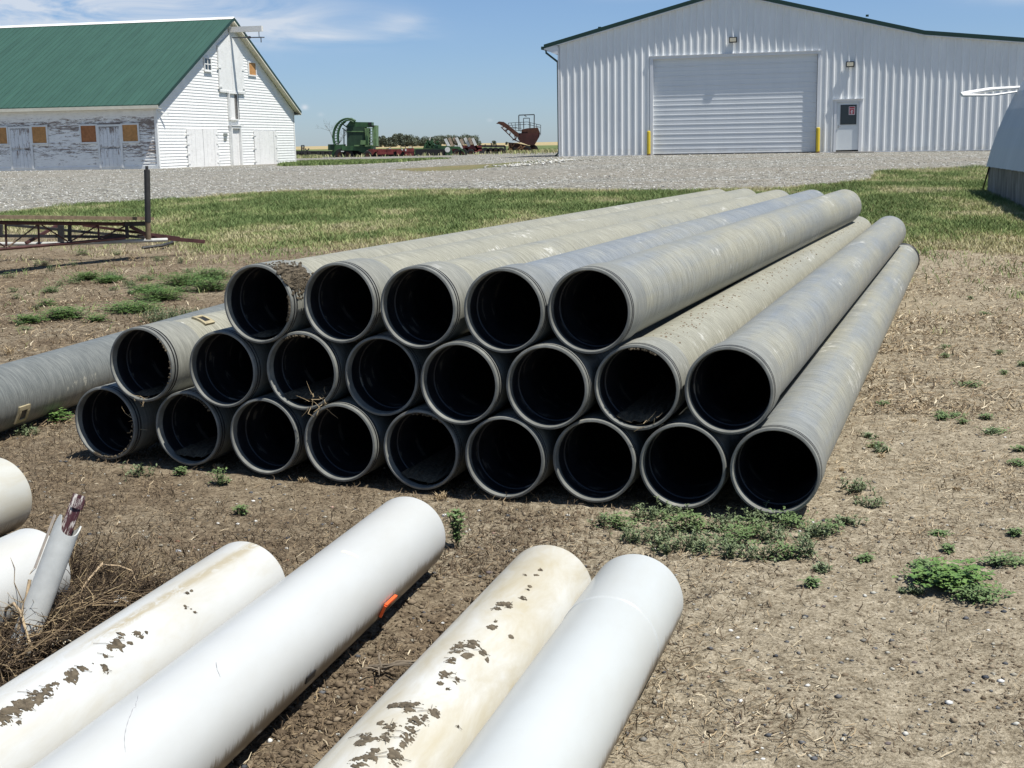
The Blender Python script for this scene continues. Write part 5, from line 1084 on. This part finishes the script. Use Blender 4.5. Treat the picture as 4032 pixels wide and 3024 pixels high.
# ------------------------------------------------------------------ litter on the bare soil
pile_a = math.atan2(1, 1)
def vis_pts(n, y0, y1, p=1.3):
    u = rng.random(n); y = (y0 ** (1 - p) + u * (y1 ** (1 - p) - y0 ** (1 - p))) ** (1 / (1 - p)); x = (rng.random(n) * 2 - 1) * (y * .41 + .15); return x, y
M_LIT = tint_mat('dry_litter', [(0., (.050, .036, .024)), (.45, (.150, .110, .070)), (.7, (.33, .25, .15)), (1., (.58, .50, .36))], .85)
def litter(name, n, y0, y1, l0, l1, w_, lift, tint_fn, dens, mat=M_LIT, p=1.3, curl=.5):
    x, y = vis_pts(n, y0, y1, p); a_, g_m, f_m, d_m, b_m, c_m = zones(x, y); k = rng.random(n) < dens(x, y, a_, b_m, c_m); x, y, b_m = x[k], y[k], b_m[k]; n = len(x)
    an = rng.uniform(0, 2 * np.pi, n); l = rng.uniform(l0, l1, n) ; tl = np.abs(rng.normal(0, lift, n)); dx, dy, dz = np.cos(an) * np.cos(tl), np.sin(an) * np.cos(tl), np.sin(tl)
    px, py = -np.sin(an), np.cos(an); wv = w_ * rng.uniform(.6, 1.4, n); z = gzv(x, y) + .001; kx, ky, kz = rng.normal(0, curl, n) * px, rng.normal(0, curl, n) * py, np.abs(rng.normal(0, curl * .35, n))
    v = np.empty((n, 6, 3))
    for i, (t_, ww_) in enumerate(((0, 1.), (.5, 1.), (1, .5))):
        bend = t_ * (1 - t_) * 1.2
        cx, cy, cz = x + dx * l * t_ + kx * l * bend, y + dy * l * t_ + ky * l * bend, z + dz * l * t_ + kz * l * bend + .0015
        v[:, 2 * i] = np.stack([cx - px * wv * ww_ / 2, cy - py * wv * ww_ / 2, cz], -1); v[:, 2 * i + 1] = np.stack([cx + px * wv * ww_ / 2, cy + py * wv * ww_ / 2, cz + wv * .35], -1)
    i = np.arange(n)[:, None] * 6; f = np.concatenate([i + [0, 1, 3, 2], i + [2, 3, 5, 4]]).reshape(-1, 4)
    return fastmesh(name, v.reshape(-1, 3), f, mat, {'tint': np.repeat(np.clip(tint_fn(n, x, y), 0, 1), 6)})
patchy = lambda x, y, s_, sd: np.clip((fbm(x * s_, y * s_, 4, sd) - .38) * 4, 0, 1)
o = litter('straw_litter', 150000, 3.2, 19, .015, .055, .0026, .30, lambda n, x, y: rng.normal(.66, .20, n) - .14 * (x < .5), lambda x, y, a, b, c: (1 - a * .8) * (c * .9 + .12) * (.15 + .85 * patchy(x, y, 1.1, 61)) * np.where((x > .9) & (y < 4.6 + .25 * x), .18, 1)); tag(o, 'pale chopped straw scattered over the bare soil', 'straw', kind='stuff')
o = litter('dead_weed_litter', 110000, 3.2, 17, .012, .05, .0030, .75, lambda n, x, y: rng.normal(.28, .16, n) + .12 * (x > 1), lambda x, y, a, b, c: (1 - a * .6) * (.30 + .7 * np.clip(b + .3, 0, 1)) * (.08 + .92 * patchy(x, y, 1.6, 71)) * np.where((x > .9) & (y < 4.4 + .25 * x), .22, 1), curl=1.0); tag(o, 'dead brown weed stubs and crumbs on the soil', 'dead weeds', kind='stuff')
def octas(name, x, y, z, r_, sq, tint, mat, jit=.25):
    n = len(x); base = np.array([[1, 0, 0], [0, 1, 0], [-1, 0, 0], [0, -1, 0], [0, 0, 1], [0, 0, -1], [.68, .68, .35], [-.68, .68, .3], [-.68, -.68, .35], [.68, -.68, .3]], float)
    F_ = np.array([[0, 6, 4], [6, 1, 4], [1, 7, 4], [7, 2, 4], [2, 8, 4], [8, 3, 4], [3, 9, 4], [9, 0, 4], [6, 0, 5], [1, 6, 5], [7, 1, 5], [2, 7, 5], [8, 2, 5], [3, 8, 5], [9, 3, 5], [0, 9, 5]])
    v = base[None] * (1 + rng.normal(0, jit * .5, (n, 10, 1))); a = rng.uniform(0, 2 * np.pi, n); el_ = rng.uniform(.6, 1, n)
    vx, vy = v[:, :, 0] * r_[:, None], v[:, :, 1] * (r_ * el_)[:, None]; c_, s_ = np.cos(a)[:, None], np.sin(a)[:, None]
    V_ = np.stack([x[:, None] + vx * c_ - vy * s_, y[:, None] + vx * s_ + vy * c_, z[:, None] + v[:, :, 2] * (r_ * sq)[:, None]], -1)
    f = (np.arange(n)[:, None, None] * 10 + F_[None]).reshape(-1, 3)
    return fastmesh(name, V_.reshape(-1, 3), f, mat, {'tint': np.repeat(tint, 10)})
o = litter('coarse_litter', 110000, 7.5, 20, .02, .08, .0065, .35, lambda n, x, y: rng.normal(.55, .25, n) - .10 * (x < .5), lambda x, y, a, b, c: (1 - a * .7) * (.10 + .9 * patchy(x, y, .8, 101)) * np.where(x > 0, .9, .55), p=1.01); tag(o, 'coarse dry straw and weed bits on the soil beside and behind the stack', 'straw', kind='stuff')
M_CLOD = tint_mat('soil_crumb', [(0., (.075, .055, .036)), (.5, (.17, .13, .088)), (1., (.30, .245, .175))], .95)
x, y = vis_pts(95000, 3.2, 18, 1.45); *_q, b_m, c_m = zones(x, y); k = rng.random(len(x)) < (.25 + .75 * patchy(x, y, 2.2, 81)) * (.45 + .55 * np.clip(b_m, 0, 1)); x, y, b_m = x[k], y[k], b_m[k]
r_ = (.0025 + .006 * rng.random(len(x)) ** 2.5) * (1 + .6 * sst((y - 8) / 4)) + .006 * (rng.random(len(x)) < .04) ; r_ *= 1 + .7 * (np.abs(x + .2 - .3 * (y - 4.2)) < .3) * (y < 5.6)
o = octas('soil_crumbs', x, y, gzv(x, y), r_, np.full(len(x), .6), np.clip(rng.normal(.55, .22, len(x)) - .3 * np.clip(b_m, 0, 1), 0, 1), M_CLOD); tag(o, 'crumbs of brown soil covering the bare ground', 'soil', kind='stuff')
M_STONE = tint_mat('pebble', [(0., (.055, .060, .070)), (.3, (.13, .13, .135)), (.5, (.24, .22, .175)), (.7, (.33, .305, .245)), (.85, (.43, .42, .37)), (1., (.66, .65, .62))], .8)
x, y = vis_pts(2600, 3.2, 14, 1.5); r_ = .004 + .010 * rng.random(len(x)) ** 2.2
o = octas('pebbles', x, y, gzv(x, y) + r_ * .1, r_, np.full(len(x), .55), rng.random(len(x)), M_STONE, .15); tag(o, 'small mixed pebbles strewn over the soil', 'pebbles', kind='stuff')
# gravel stones
n = 70000; y = 20 + 48 * rng.random(n) ** 1.5; x = (rng.random(n) * 2 - 1) * y * .41; *_z, = zones(x, y); k = (rng.random(n) < _z[1]) & (fbm(x * .5, y * .5, 3, 91) + .25 * rng.random(n) > .5 - .25 * np.exp(-((y - GRAV(x)) / 4) ** 2)); x, y = x[k], y[k]
o = octas('gravel_stones', x, y, gzv(x, y), .012 + .030 * rng.random(len(x)) ** 3, np.full(len(x), .6), np.clip(rng.normal(.72, .22, len(x)), 0, 1), M_STONE); tag(o, 'loose pale gravel spread over the yard', 'gravel', kind='stuff')
pc = [hit(u, v)[:2] for u, v in ((2010, 655), (2050, 650), (2100, 645), (2150, 638), (2190, 634), (2210, 632))]
q = np.array([pc[rng.integers(0, 6)] for _ in range(420)]) + rng.normal(0, .45, (420, 2)); o = octas('white_rocks', q[:, 0], q[:, 1], gzv(q[:, 0], q[:, 1]) + .02, .025 + .05 * rng.random(420), np.full(420, .5), np.clip(rng.normal(.84, .12, 420), 0, 1), M_STONE); tag(o, 'band of whitish rocks beside the left corner of the steel building', 'rocks', kind='stuff')
# ------------------------------------------------------------------ single stones that can be told apart
SM = {'white': simple('white_stone', (.62, .61, .58), .8, .15, 60), 'dark grey': simple('dark_stone', (.075, .078, .085), .75, .3, 60), 'tan': simple('tan_stone', (.36, .30, .22), .85, .25, 60), 'pink': simple('pink_stone', (.42, .28, .22), .8, .2, 60),
      'reddish': simple('reddish_stone', (.27, .14, .09), .85, .25, 60), 'purplish grey': simple('purplish_stone', (.115, .092, .090), .75, .3, 60), 'pale grey': simple('grey_stone', (.34, .35, .36), .8, .3, 70)}
i4 = lambda x, y: (2700 + x / 1.476, 1900 + y / 1.476); i5 = lambda x, y: (x / 1.4747, 1000 + y / 1.4747)
ST = [(i4, 'white', [(262, 836, 30), (410, 822, 21), (1760, 845, 24), (450, 1590, 34), (655, 1640, 20), (665, 280, 22), (1880, 700, 14)]), (i4, 'pink', [(365, 1070, 34), (135, 1100, 26), (1390, 892, 16)]), (i4, 'reddish', [(100, 1490, 18)]),
      (i4, 'dark grey', [(225, 1300, 30), (480, 1187, 38), (870, 1390, 20), (1120, 1198, 22), (15, 1165, 20), (1400, 1305, 28), (830, 600, 18), (140, 1025, 22), (810, 1057, 20), (795, 1470, 18), (1700, 165, 18)]),
      (i4, 'purplish grey', [(295, 1380, 44), (1330, 1035, 36), (1175, 1505, 44), (800, 700, 34), (380, 410, 36)]), (i4, 'tan', [(460, 1340, 38), (945, 655, 26), (1785, 1560, 42), (1860, 1600, 38), (1355, 1345, 26), (500, 770, 18), (1300, 1440, 26)]),
      (i4, 'pale grey', [(870, 650, 22), (1670, 1160, 28), (1420, 1270, 26), (1068, 1508, 18), (1280, 125, 18), (1775, 248, 18), (1510, 278, 16)]),
      (i2, 'purplish grey', [(365, 397, 52)]), (i2, 'dark grey', [(485, 275, 32), (402, 305, 18)]), (i2, 'pale grey', [(530, 258, 24)]), (i2, 'pink', [(395, 150, 30), (425, 203, 20)]), (i2, 'tan', [(620, 105, 26), (350, 205, 18)]), (i2, 'white', [(85, 37, 48)]),
      (i3, 'pale grey', [(1137, 260, 42)]), (i3, 'reddish', [(1132, 205, 34), (1020, 182, 30), (1835, 315, 20)]), (i3, 'pink', [(1370, 215, 26), (1236, 240, 16)]), (i3, 'dark grey', [(1835, 180, 46), (1315, 215, 20)]),
      (i1, 'dark grey', [(885, 145, 26), (692, 155, 20), (925, 1190, 28)]), (i1, 'pink', [(750, 130, 24)]), (i1, 'tan', [(830, 137, 26)]), (i1, 'reddish', [(490, 433, 20), (975, 1172, 22)]), (i1, 'pale grey', [(875, 1313, 26)]), (i1, 'white', [(290, 95, 27)]), (i5, 'white', [(860, 1390, 18)]), (i5, 'tan', [(1470, 1422, 22)])]
smesh = {}
for f_, colr, pts in ST:
    for a, b, wv in pts:
        u, v = f_(a, b); p = hit(u, v); sc_ = {i4: 1.476, i2: 1.62, i3: 1.62, i1: 1.476, i5: 1.4747}[f_]; r_ = wv / sc_ / F * p[1] * .5
        where = 'right of the foreground white pipes' if (f_ is i4) else ('between the two pairs of white pipes' if f_ is i1 and b > 900 else ('behind the foreground white pipe ends' if f_ in (i2, i3, i1) else 'left front of the stack'))
        if f_ is i4: where += ', near the weeds' if b < 750 else (', near the frame bottom' if b > 1300 else ', on the open sandy soil')
        big = 'large ' if wv >= 36 else ('small ' if wv < 22 else '')
        k_ = random.randint(0, 3)
        if (colr, k_) not in smesh:
            st_ = random.getstate(); mb = MB(); mb.blob((0, 0, 0), 1, .72, .5, jit=.09, n=12, k=7); o = mb.build('stone', SM[colr], None, 60); smesh[(colr, k_)] = o.data
        else: o = bpy.data.objects.new('stone', smesh[(colr, k_)]); COL.objects.link(o)
        o.location = (p[0], p[1], gz(p[0], p[1]) + r_ * .12); o.scale = (r_, r_, r_ * random.uniform(.8, 1.2)); o.rotation_euler = (random.uniform(-.2, .2), random.uniform(-.2, .2), random.uniform(-.5, .5))
        tag(o, '%s%s stone lying %s' % (big, colr, where), 'stone', 'loose stones on the bare soil')
# ------------------------------------------------------------------ weeds
def leafmat(name, lo, hi):
    t = Mt(name, .55, spec=.3); t.color(t.ramp(t.noise(25, 3, .6, t.coord()), [(.3, lo), (.7, hi)])); return t.m
M_LF = leafmat('weed_leaf', (.080, .130, .045), (.175, .245, .100)); M_LB = leafmat('bright_leaf', (.065, .135, .034), (.17, .27, .075)); M_LG = leafmat('greyish_leaf', (.095, .130, .065), (.215, .260, .135)); M_STEM = simple('green_stem', (.09, .12, .05), .7, .2, 30)
def leaf(mb, p, d, l, w_, droop=.2):
    d = d.normalized(); s_ = d.cross(Vector((0, 0, 1))); s_ = s_.normalized() if s_.length > .05 else Vector((1, 0, 0)); up = s_.cross(d)
    m_ = p + d * l * .5 + up * l * .06; e = p + d * l - Vector((0, 0, droop * l)); b = len(mb.v)
    mb.v += [tuple(p), tuple(m_ + s_ * w_ / 2), tuple(e), tuple(m_ - s_ * w_ / 2), tuple(m_ - up * w_ * .12)]; mb.f += [(b, b + 1, b + 4), (b + 1, b + 2, b + 4), (b + 2, b + 3, b + 4), (b + 3, b, b + 4)]; mb.m += [0] * 4
def weed(u, v, wpx, hpx, kind, label, group=None, dens=1.0):
    p = hit(u, v); r_ = wpx / F * p[1] * .5; hh = hpx / F * p[1]; rt = empty('weed_plant', loc=(p[0], p[1], gz(p[0], p[1]) - .004), label=label, cat='weed', group=group)
    lv, sm = MB(), MB(); mat = {'clover': M_LB, 'low': M_LF, 'feather': M_LG, 'broad': M_LF, 'dry': M_STRAW}[kind]
    dx = lambda: random.gauss(0, .42) * r_
    if kind in ('clover', 'low'):
        for _ in range(int((170 if kind == 'clover' else 130) * dens * max(.5, min(3, (r_ / .12) ** 1.3)))):
            q = Vector((dx(), dx() * .8, random.uniform(.2, 1) * hh * math.exp(-abs(dx()) / (r_ + .01)))); a = random.uniform(0, 6.28); l = random.uniform(.012, .026); 
            if kind == 'clover':
                for k in range(3): leaf(lv, q, Vector((math.cos(a + k * 2.09), math.sin(a + k * 2.09), .15)), l, l * .85, .1)
            else:
                for k in range(2): leaf(lv, q, Vector((math.cos(a + k * 2.4), math.sin(a + k * 2.4), .3)), l * 1.3, l * .5, .2)
            if random.random() < .25: sm.tube([(q.x * .4, q.y * .4, 0), (q.x * .8, q.y * .8, q.z * .6), tuple(q)], .0012, 3, cap=False)
    elif kind == 'feather':
        for _ in range(int(34 * dens * max(.6, r_ / .12))):
            b = Vector((dx(), dx(), 0)); top = b + Vector((random.gauss(0, .25) * hh, random.gauss(0, .25) * hh, hh * random.uniform(.4, 1))); mid = b.lerp(top, .5) + Vector((random.gauss(0, .1) * hh, 0, 0)); sm.tube([tuple(b), tuple(mid), tuple(top)], .0012, 3, cap=False)
            for k in range(13):
                t_ = random.uniform(.15, 1); q = b.lerp(mid, t_ * 2) if t_ < .5 else mid.lerp(top, t_ * 2 - 1); a = random.uniform(0, 6.28); leaf(lv, q, Vector((math.cos(a), math.sin(a), random.uniform(.2, .9))), random.uniform(.012, .026), .0075, .1)
    elif kind == 'broad':
        for s_ in range(9):
            a0 = random.uniform(0, 6.28); top = Vector((math.cos(a0) * r_ * random.uniform(.1, .7), math.sin(a0) * r_ * .5, hh * random.uniform(.6, 1))); sm.tube([(0, 0, 0), tuple(top * .5 + Vector((0, 0, .01))), tuple(top)], .0022, 4, cap=False)
            for k in range(12):
                q = top * (.3 + .7 * k / 11); a = k * 2.4 + a0; leaf(lv, q, Vector((math.cos(a), math.sin(a), .55)), random.uniform(.028, .045), .012, .25)
            for k in range(6): a = k * 1.05; leaf(lv, top, Vector((math.cos(a), math.sin(a), .8)), .03, .011, .1)
    else:
        for _ in range(int(60 * dens)):
            b = Vector((dx() * .5, dx() * .5, 0)); a = random.uniform(0, 6.28); leaf(lv, b, Vector((math.cos(a), math.sin(a), random.uniform(.8, 2.2))), hh * random.uniform(.5, 1.1), .004, .15)
    if lv.v: lv.build('leaves', mat, rt)
    if sm.v and len(sm.v) > 60: sm.build('stems', M_TWIG if kind == 'dry' else M_STEM, rt)
G1, G2 = 'low green weeds left of the stack', 'weeds along the stack mouths'
for i, (x_, y_, w_, h_, k_) in enumerate([(140, 688, 95, 34, 'clover'), (62, 696, 60, 24, 'clover'), (190, 606, 62, 22, 'clover'), (232, 612, 50, 18, 'clover'), (290, 672, 120, 30, 'clover'), (345, 652, 100, 36, 'clover'), (395, 618, 110, 34, 'clover'), (452, 632, 90, 40, 'clover'), (455, 604, 80, 30, 'clover'), (325, 632, 62, 20, 'clover'), (210, 695, 40, 20, 'clover'), (110, 633, 40, 16, 'low'), (315, 606, 40, 16, 'low'), (250, 606, 40, 14, 'clover'), (350, 692, 90, 34, 'feather'), (408, 690, 70, 30, 'feather')]):
    u, v = K(x_, y_); weed(u, v, w_ * 2.2, h_ * 1.6, k_, ['bright clover like weed patch on the bare soil left of the stack', 'greyish feathery weed tuft just left of the stack'][k_ == 'feather'] if k_ != 'low' else 'small sparse weed on the brown soil left of the stack', G1, dens=1.9)
weed(*K(20, 765), 70, 60, 'dry', 'dry grass tuft at the left edge behind the lone grey pipe'); weed(*K(130, 908), 110, 60, 'clover', 'leafy weed growing under the side of the lone grey pipe')
weed(*K(268, 893), 60, 50, 'low', 'weed between the lone grey pipe and the stack') if False else None
for (x_, y_, w_, h_, k_, lb) in [(300, 1025, 66, 34, 'feather', 'feathery weed in front of the second bottom pipe'), (390, 1022, 26, 20, 'low', 'tiny weed below the second bottom pipe mouth'), (478, 1042, 46, 42, 'low', 'leafy weed in front of the third bottom pipe'), (520, 1108, 26, 26, 'low', 'small weed on the open soil left of the clean white pipe'), (60, 935, 50, 26, 'feather', 'sparse weed on the soil below the lone grey pipe'), (655, 1040, 40, 20, 'dry', 'dry stubble by the fourth bottom pipe mouth'), (950, 1075, 60, 30, 'dry', 'dry stubble by the fifth and sixth bottom pipes'), (470, 1010, 30, 26, 'dry', 'dry stubble by the third bottom pipe mouth')]:
    weed(*K(x_, y_), w_ * 1.82, h_ * 1.82, k_, lb, G2)
weed(*K(988, 1178), 100, 150, 'broad', 'leafy upright weed beside the far end of the clean white pipe', dens=1.3)
fr = [(1345, 1135, 90, 60), (1392, 1118, 90, 60), (1420, 1160, 90, 60), (1470, 1140, 100, 70), (1500, 1178, 110, 75), (1552, 1140, 100, 60), (1590, 1172, 110, 66), (1630, 1130, 100, 60), (1668, 1165, 90, 66), (1712, 1135, 110, 60), (1740, 1195, 95, 80), (1758, 1160, 80, 60), (1700, 1200, 70, 60)]
fr += [(1370, 1160, 80, 55), (1445, 1115, 80, 50), (1500, 1140, 90, 60), (1525, 1190, 80, 55), (1575, 1195, 90, 60), (1620, 1155, 90, 60), (1655, 1200, 90, 60), (1440, 1185, 80, 50), (1790, 1150, 60, 50), (1310, 1130, 60, 45)]
for i, (x_, y_, w_, h_) in enumerate(fr):
    weed(*K(x_, y_), w_ * 1.75, h_ * 1.3, 'feather' if i % 3 else 'low', 'grey green weed clump in the thick patch in front of the bottom right pipes', 'weed clumps in front of the right hand pipes', dens=1.15)
for (x_, y_, w_, h_, k_, lb) in [(1850, 1055, 90, 55, 'feather', 'feathery weed just right of the stack near its front'), (1872, 1085, 70, 40, 'feather', 'second feathery weed right of the stack front corner'), (1825, 1130, 70, 40, 'feather', 'low weed beside the right end of the thick weed patch'), (2060, 1262, 190, 95, 'clover', 'bright green leafy weed patch at the right'), (2110, 1290, 130, 70, 'low', 'darker weed in front of the bright green patch at the right'), (2000, 1245, 100, 60, 'low', 'small leafy weed left of the bright patch at the right'), (2165, 1215, 110, 50, 'low', 'flat weed behind the bright patch near the right edge'), (2095, 830, 66, 22, 'low', 'small weed on the tan soil far right of the stack'), (2070, 895, 60, 22, 'low', 'small weed on tan soil below the first one at right'), (2150, 930, 60, 18, 'low', 'faint weed near the right edge beside the stack'), (1730, 945, 40, 16, 'low', 'faint weed') , (2030, 1150, 40, 20, 'low', 'tiny weed above the bright green patch'), (1975, 905, 40, 20, 'dry', 'dry tuft on tan soil right of the stack'), (1905, 985, 40, 22, 'dry', 'dry tuft close beside the rightmost bottom pipe')]:
    if lb == 'faint weed': continue
    weed(*K(x_, y_), w_ * 1.75, h_ * 1.1, k_, lb, dens=1.6 if w_ > 90 else 1)
# ------------------------------------------------------------------ heap of dry stalks round the small pipe
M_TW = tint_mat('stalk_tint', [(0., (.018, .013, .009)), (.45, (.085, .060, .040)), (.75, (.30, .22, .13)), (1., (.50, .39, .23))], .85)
def inpoly(u, v, P):
    c = False; n = len(P)
    for i in range(n):
        a, b = P[i], P[(i + 1) % n]
        if (a[1] > v) != (b[1] > v) and u < a[0] + (v - a[1]) * (b[0] - a[0]) / (b[1] - a[1]): c = not c
    return c
HP = [(-40, 2380), (120, 2300), (210, 2250), (330, 2190), (420, 2260), (560, 2300), (640, 2310), (560, 2390), (300, 2560), (-60, 2780)]
Vv, Ff, Tt = [], [], []
def strand(p, d, l, r_, tint, segs=4, wob=.35):
    b = len(Vv); d = Vector(d).normalized(); q = Vector(p); s_ = d.cross(Vector((0, 0, 1))); s_ = s_.normalized() if s_.length > .01 else Vector((1, 0, 0)); u_ = s_.cross(d)
    for i in range(segs + 1):
        rr_ = r_ * (1 - .6 * i / segs)
        for k in range(3): a = k * 2.094; Vv.append(q + s_ * (math.cos(a) * rr_) + u_ * (math.sin(a) * rr_)); Tt.append(tint)
        q = q + d * (l / segs); d = (d + Vector((random.gauss(0, wob), random.gauss(0, wob), random.gauss(0, wob * .7)))).normalized()
        if q.z < .012: d.z = abs(d.z) * .5; q.z = .012
    for i in range(segs):
        for k in range(3): Ff.append((b + i * 3 + k, b + i * 3 + (k + 1) % 3, b + (i + 1) * 3 + (k + 1) % 3, b + (i + 1) * 3 + k))
c = 0
while c < 3400:
    u, v = random.uniform(-40, 640), random.uniform(2190, 2780)
    if not inpoly(u, v, HP): continue
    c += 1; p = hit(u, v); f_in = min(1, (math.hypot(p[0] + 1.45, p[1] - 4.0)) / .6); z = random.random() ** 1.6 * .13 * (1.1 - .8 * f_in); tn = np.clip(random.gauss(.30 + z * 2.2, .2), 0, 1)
    strand((p[0], p[1], z + .01), (random.gauss(0, 1), random.gauss(0, 1), random.gauss(.1, .35)), random.uniform(.05, .24), random.uniform(.0012, .0028), tn)
for c in range(60):
    u, v = random.uniform(150, 640), random.uniform(2180, 2330); p = hit(u, v + 60); strand((p[0], p[1], .02), (random.gauss(.5, .8), random.gauss(0, .6), random.gauss(.9, .4)), random.uniform(.10, .30), .0013, random.uniform(.75, 1), 6, .45)
o = fastmesh('dry_stalks', np.array([tuple(q) for q in Vv]), np.array(Ff), M_TW, {'tint': np.array(Tt)}); tag(o, 'tangled heap of dry brown stalks round the small broken pipe', 'dry stalks', kind='stuff')
M_ROOT = simple('bleached_root', (.36, .27, .17), .85, .35, 40, bump=.5)
zz = lambda x, y, dz: hit(x / 1.58, 1650 + y / 1.58, dz)
mb = MB()
for pts, r_ in (([(185, 1000, .24), (165, 1110, .19), (140, 1200, .16), (118, 1290, .12), (95, 1370, .08), (90, 1480, .05), (112, 1590, .02)], .006), ([(0, 1270, .08), (40, 1180, .14), (85, 1150, .17), (125, 1200, .16), (155, 1300, .12), (195, 1420, .08), (225, 1520, .03)], .006), ([(640, 900, .12), (560, 990, .10), (500, 1070, .08), (420, 1150, .06), (330, 1280, .03)], .0045), ([(640, 908, .12), (740, 915, .12), (820, 945, .09), (848, 1025, .05), (900, 1050, .03)], .0040), ([(60, 1300, .03), (10, 1360, .03)], .005)):
    q = [tuple(zz(a, b, c)) for a, b, c in pts]; mb.tube(q, [r_ * (1 - .45 * i / (len(q) - 1)) for i in range(len(q))], 7)
    
o0 = Vector(zz(118, 1290, .12)); mb.v = [tuple(Vector(v) - o0) for v in mb.v]; o = mb.build('root', M_ROOT, None, 60); o.location = o0; tag(o, 'thick pale forked roots lying over the dry stalk heap', 'root', kind='stuff')
for (a, b, s_, lb) in ((755, 1118, .022, 'crumpled white foil scrap on the dry stalks'), (372, 1372, .026, 'cream coloured scrap in the stalks beside the stained pipe')):
    p = zz(a, b, .05); mb = MB()
    for _ in range(5): mb.add([(random.gauss(0, s_), random.gauss(0, s_ * .7), random.gauss(0, s_ * .4)) for _ in range(4)], [(0, 1, 2), (0, 2, 3)])
    o = mb.build('litter_scrap', SM['white'] if a > 700 else simple('cream_scrap', (.62, .55, .42), .7)); o.location = p; tag(o, lb, 'litter')
# twigs between the white pipes
for (x_, y_, lb) in ((840, 1460, 'broken dead branch on the soil between the white pipe pairs'), (1355 / 1.82, 0, None)):
    if lb is None: continue
    p = hit(*i1(1020, 1105)); mb = MB()
    for _ in range(9):
        a = random.gauss(0, 1.2); mb.tube([(random.gauss(0, .02), random.gauss(0, .015), .012), (math.cos(a) * .06, math.sin(a) * .04, .035), (math.cos(a) * .13, math.sin(a) * .08, .02 + random.random() * .03)], [.004, .003, .001], 4)
    o = mb.build('branch', simple('grey_branch', (.19, .155, .115), .9, .3, 40)); o.location = (p[0], p[1], gz(p[0], p[1])); tag(o, lb, 'branch')

p = Vector(at_y(195, 2085, 4.06)); mb = MB(); mb.bar((0, 0, 0), dd * .18 , .010, .004); o = mb.build('lath', simple('pale_lath', (.42, .36, .30), .8, .3, 30)); o.location = p - dd * .13; tag(o, 'thin pale wooden lath leaning beside the maroon stake', 'lath')

for i in range(34):
    u, v = random.uniform(3080, 4032), random.uniform(1080, 2350)
    if u < 3560 - (v - 1080) * .40: continue
    sz = 26 + (v - 1080) * .03
    weed(u, v, sz * random.uniform(.7, 1.6), sz * .6, random.choice(['low', 'dry', 'feather', 'low']), 'tiny scattered weed on the straw strewn soil right of the stack', 'tiny weeds right of the stack', dens=.8)
for i in range(44):
    u, v = random.uniform(0, 900), random.uniform(985, 1300)
    if v > 1330 - u * .22: continue
    weed(u, v, random.uniform(30, 95), random.uniform(18, 34), random.choice(['clover', 'low', 'low', 'dry', 'feather']), 'tiny scattered weed on the brown soil near the truss frame', 'tiny weeds near the truss frame', dens=.9)
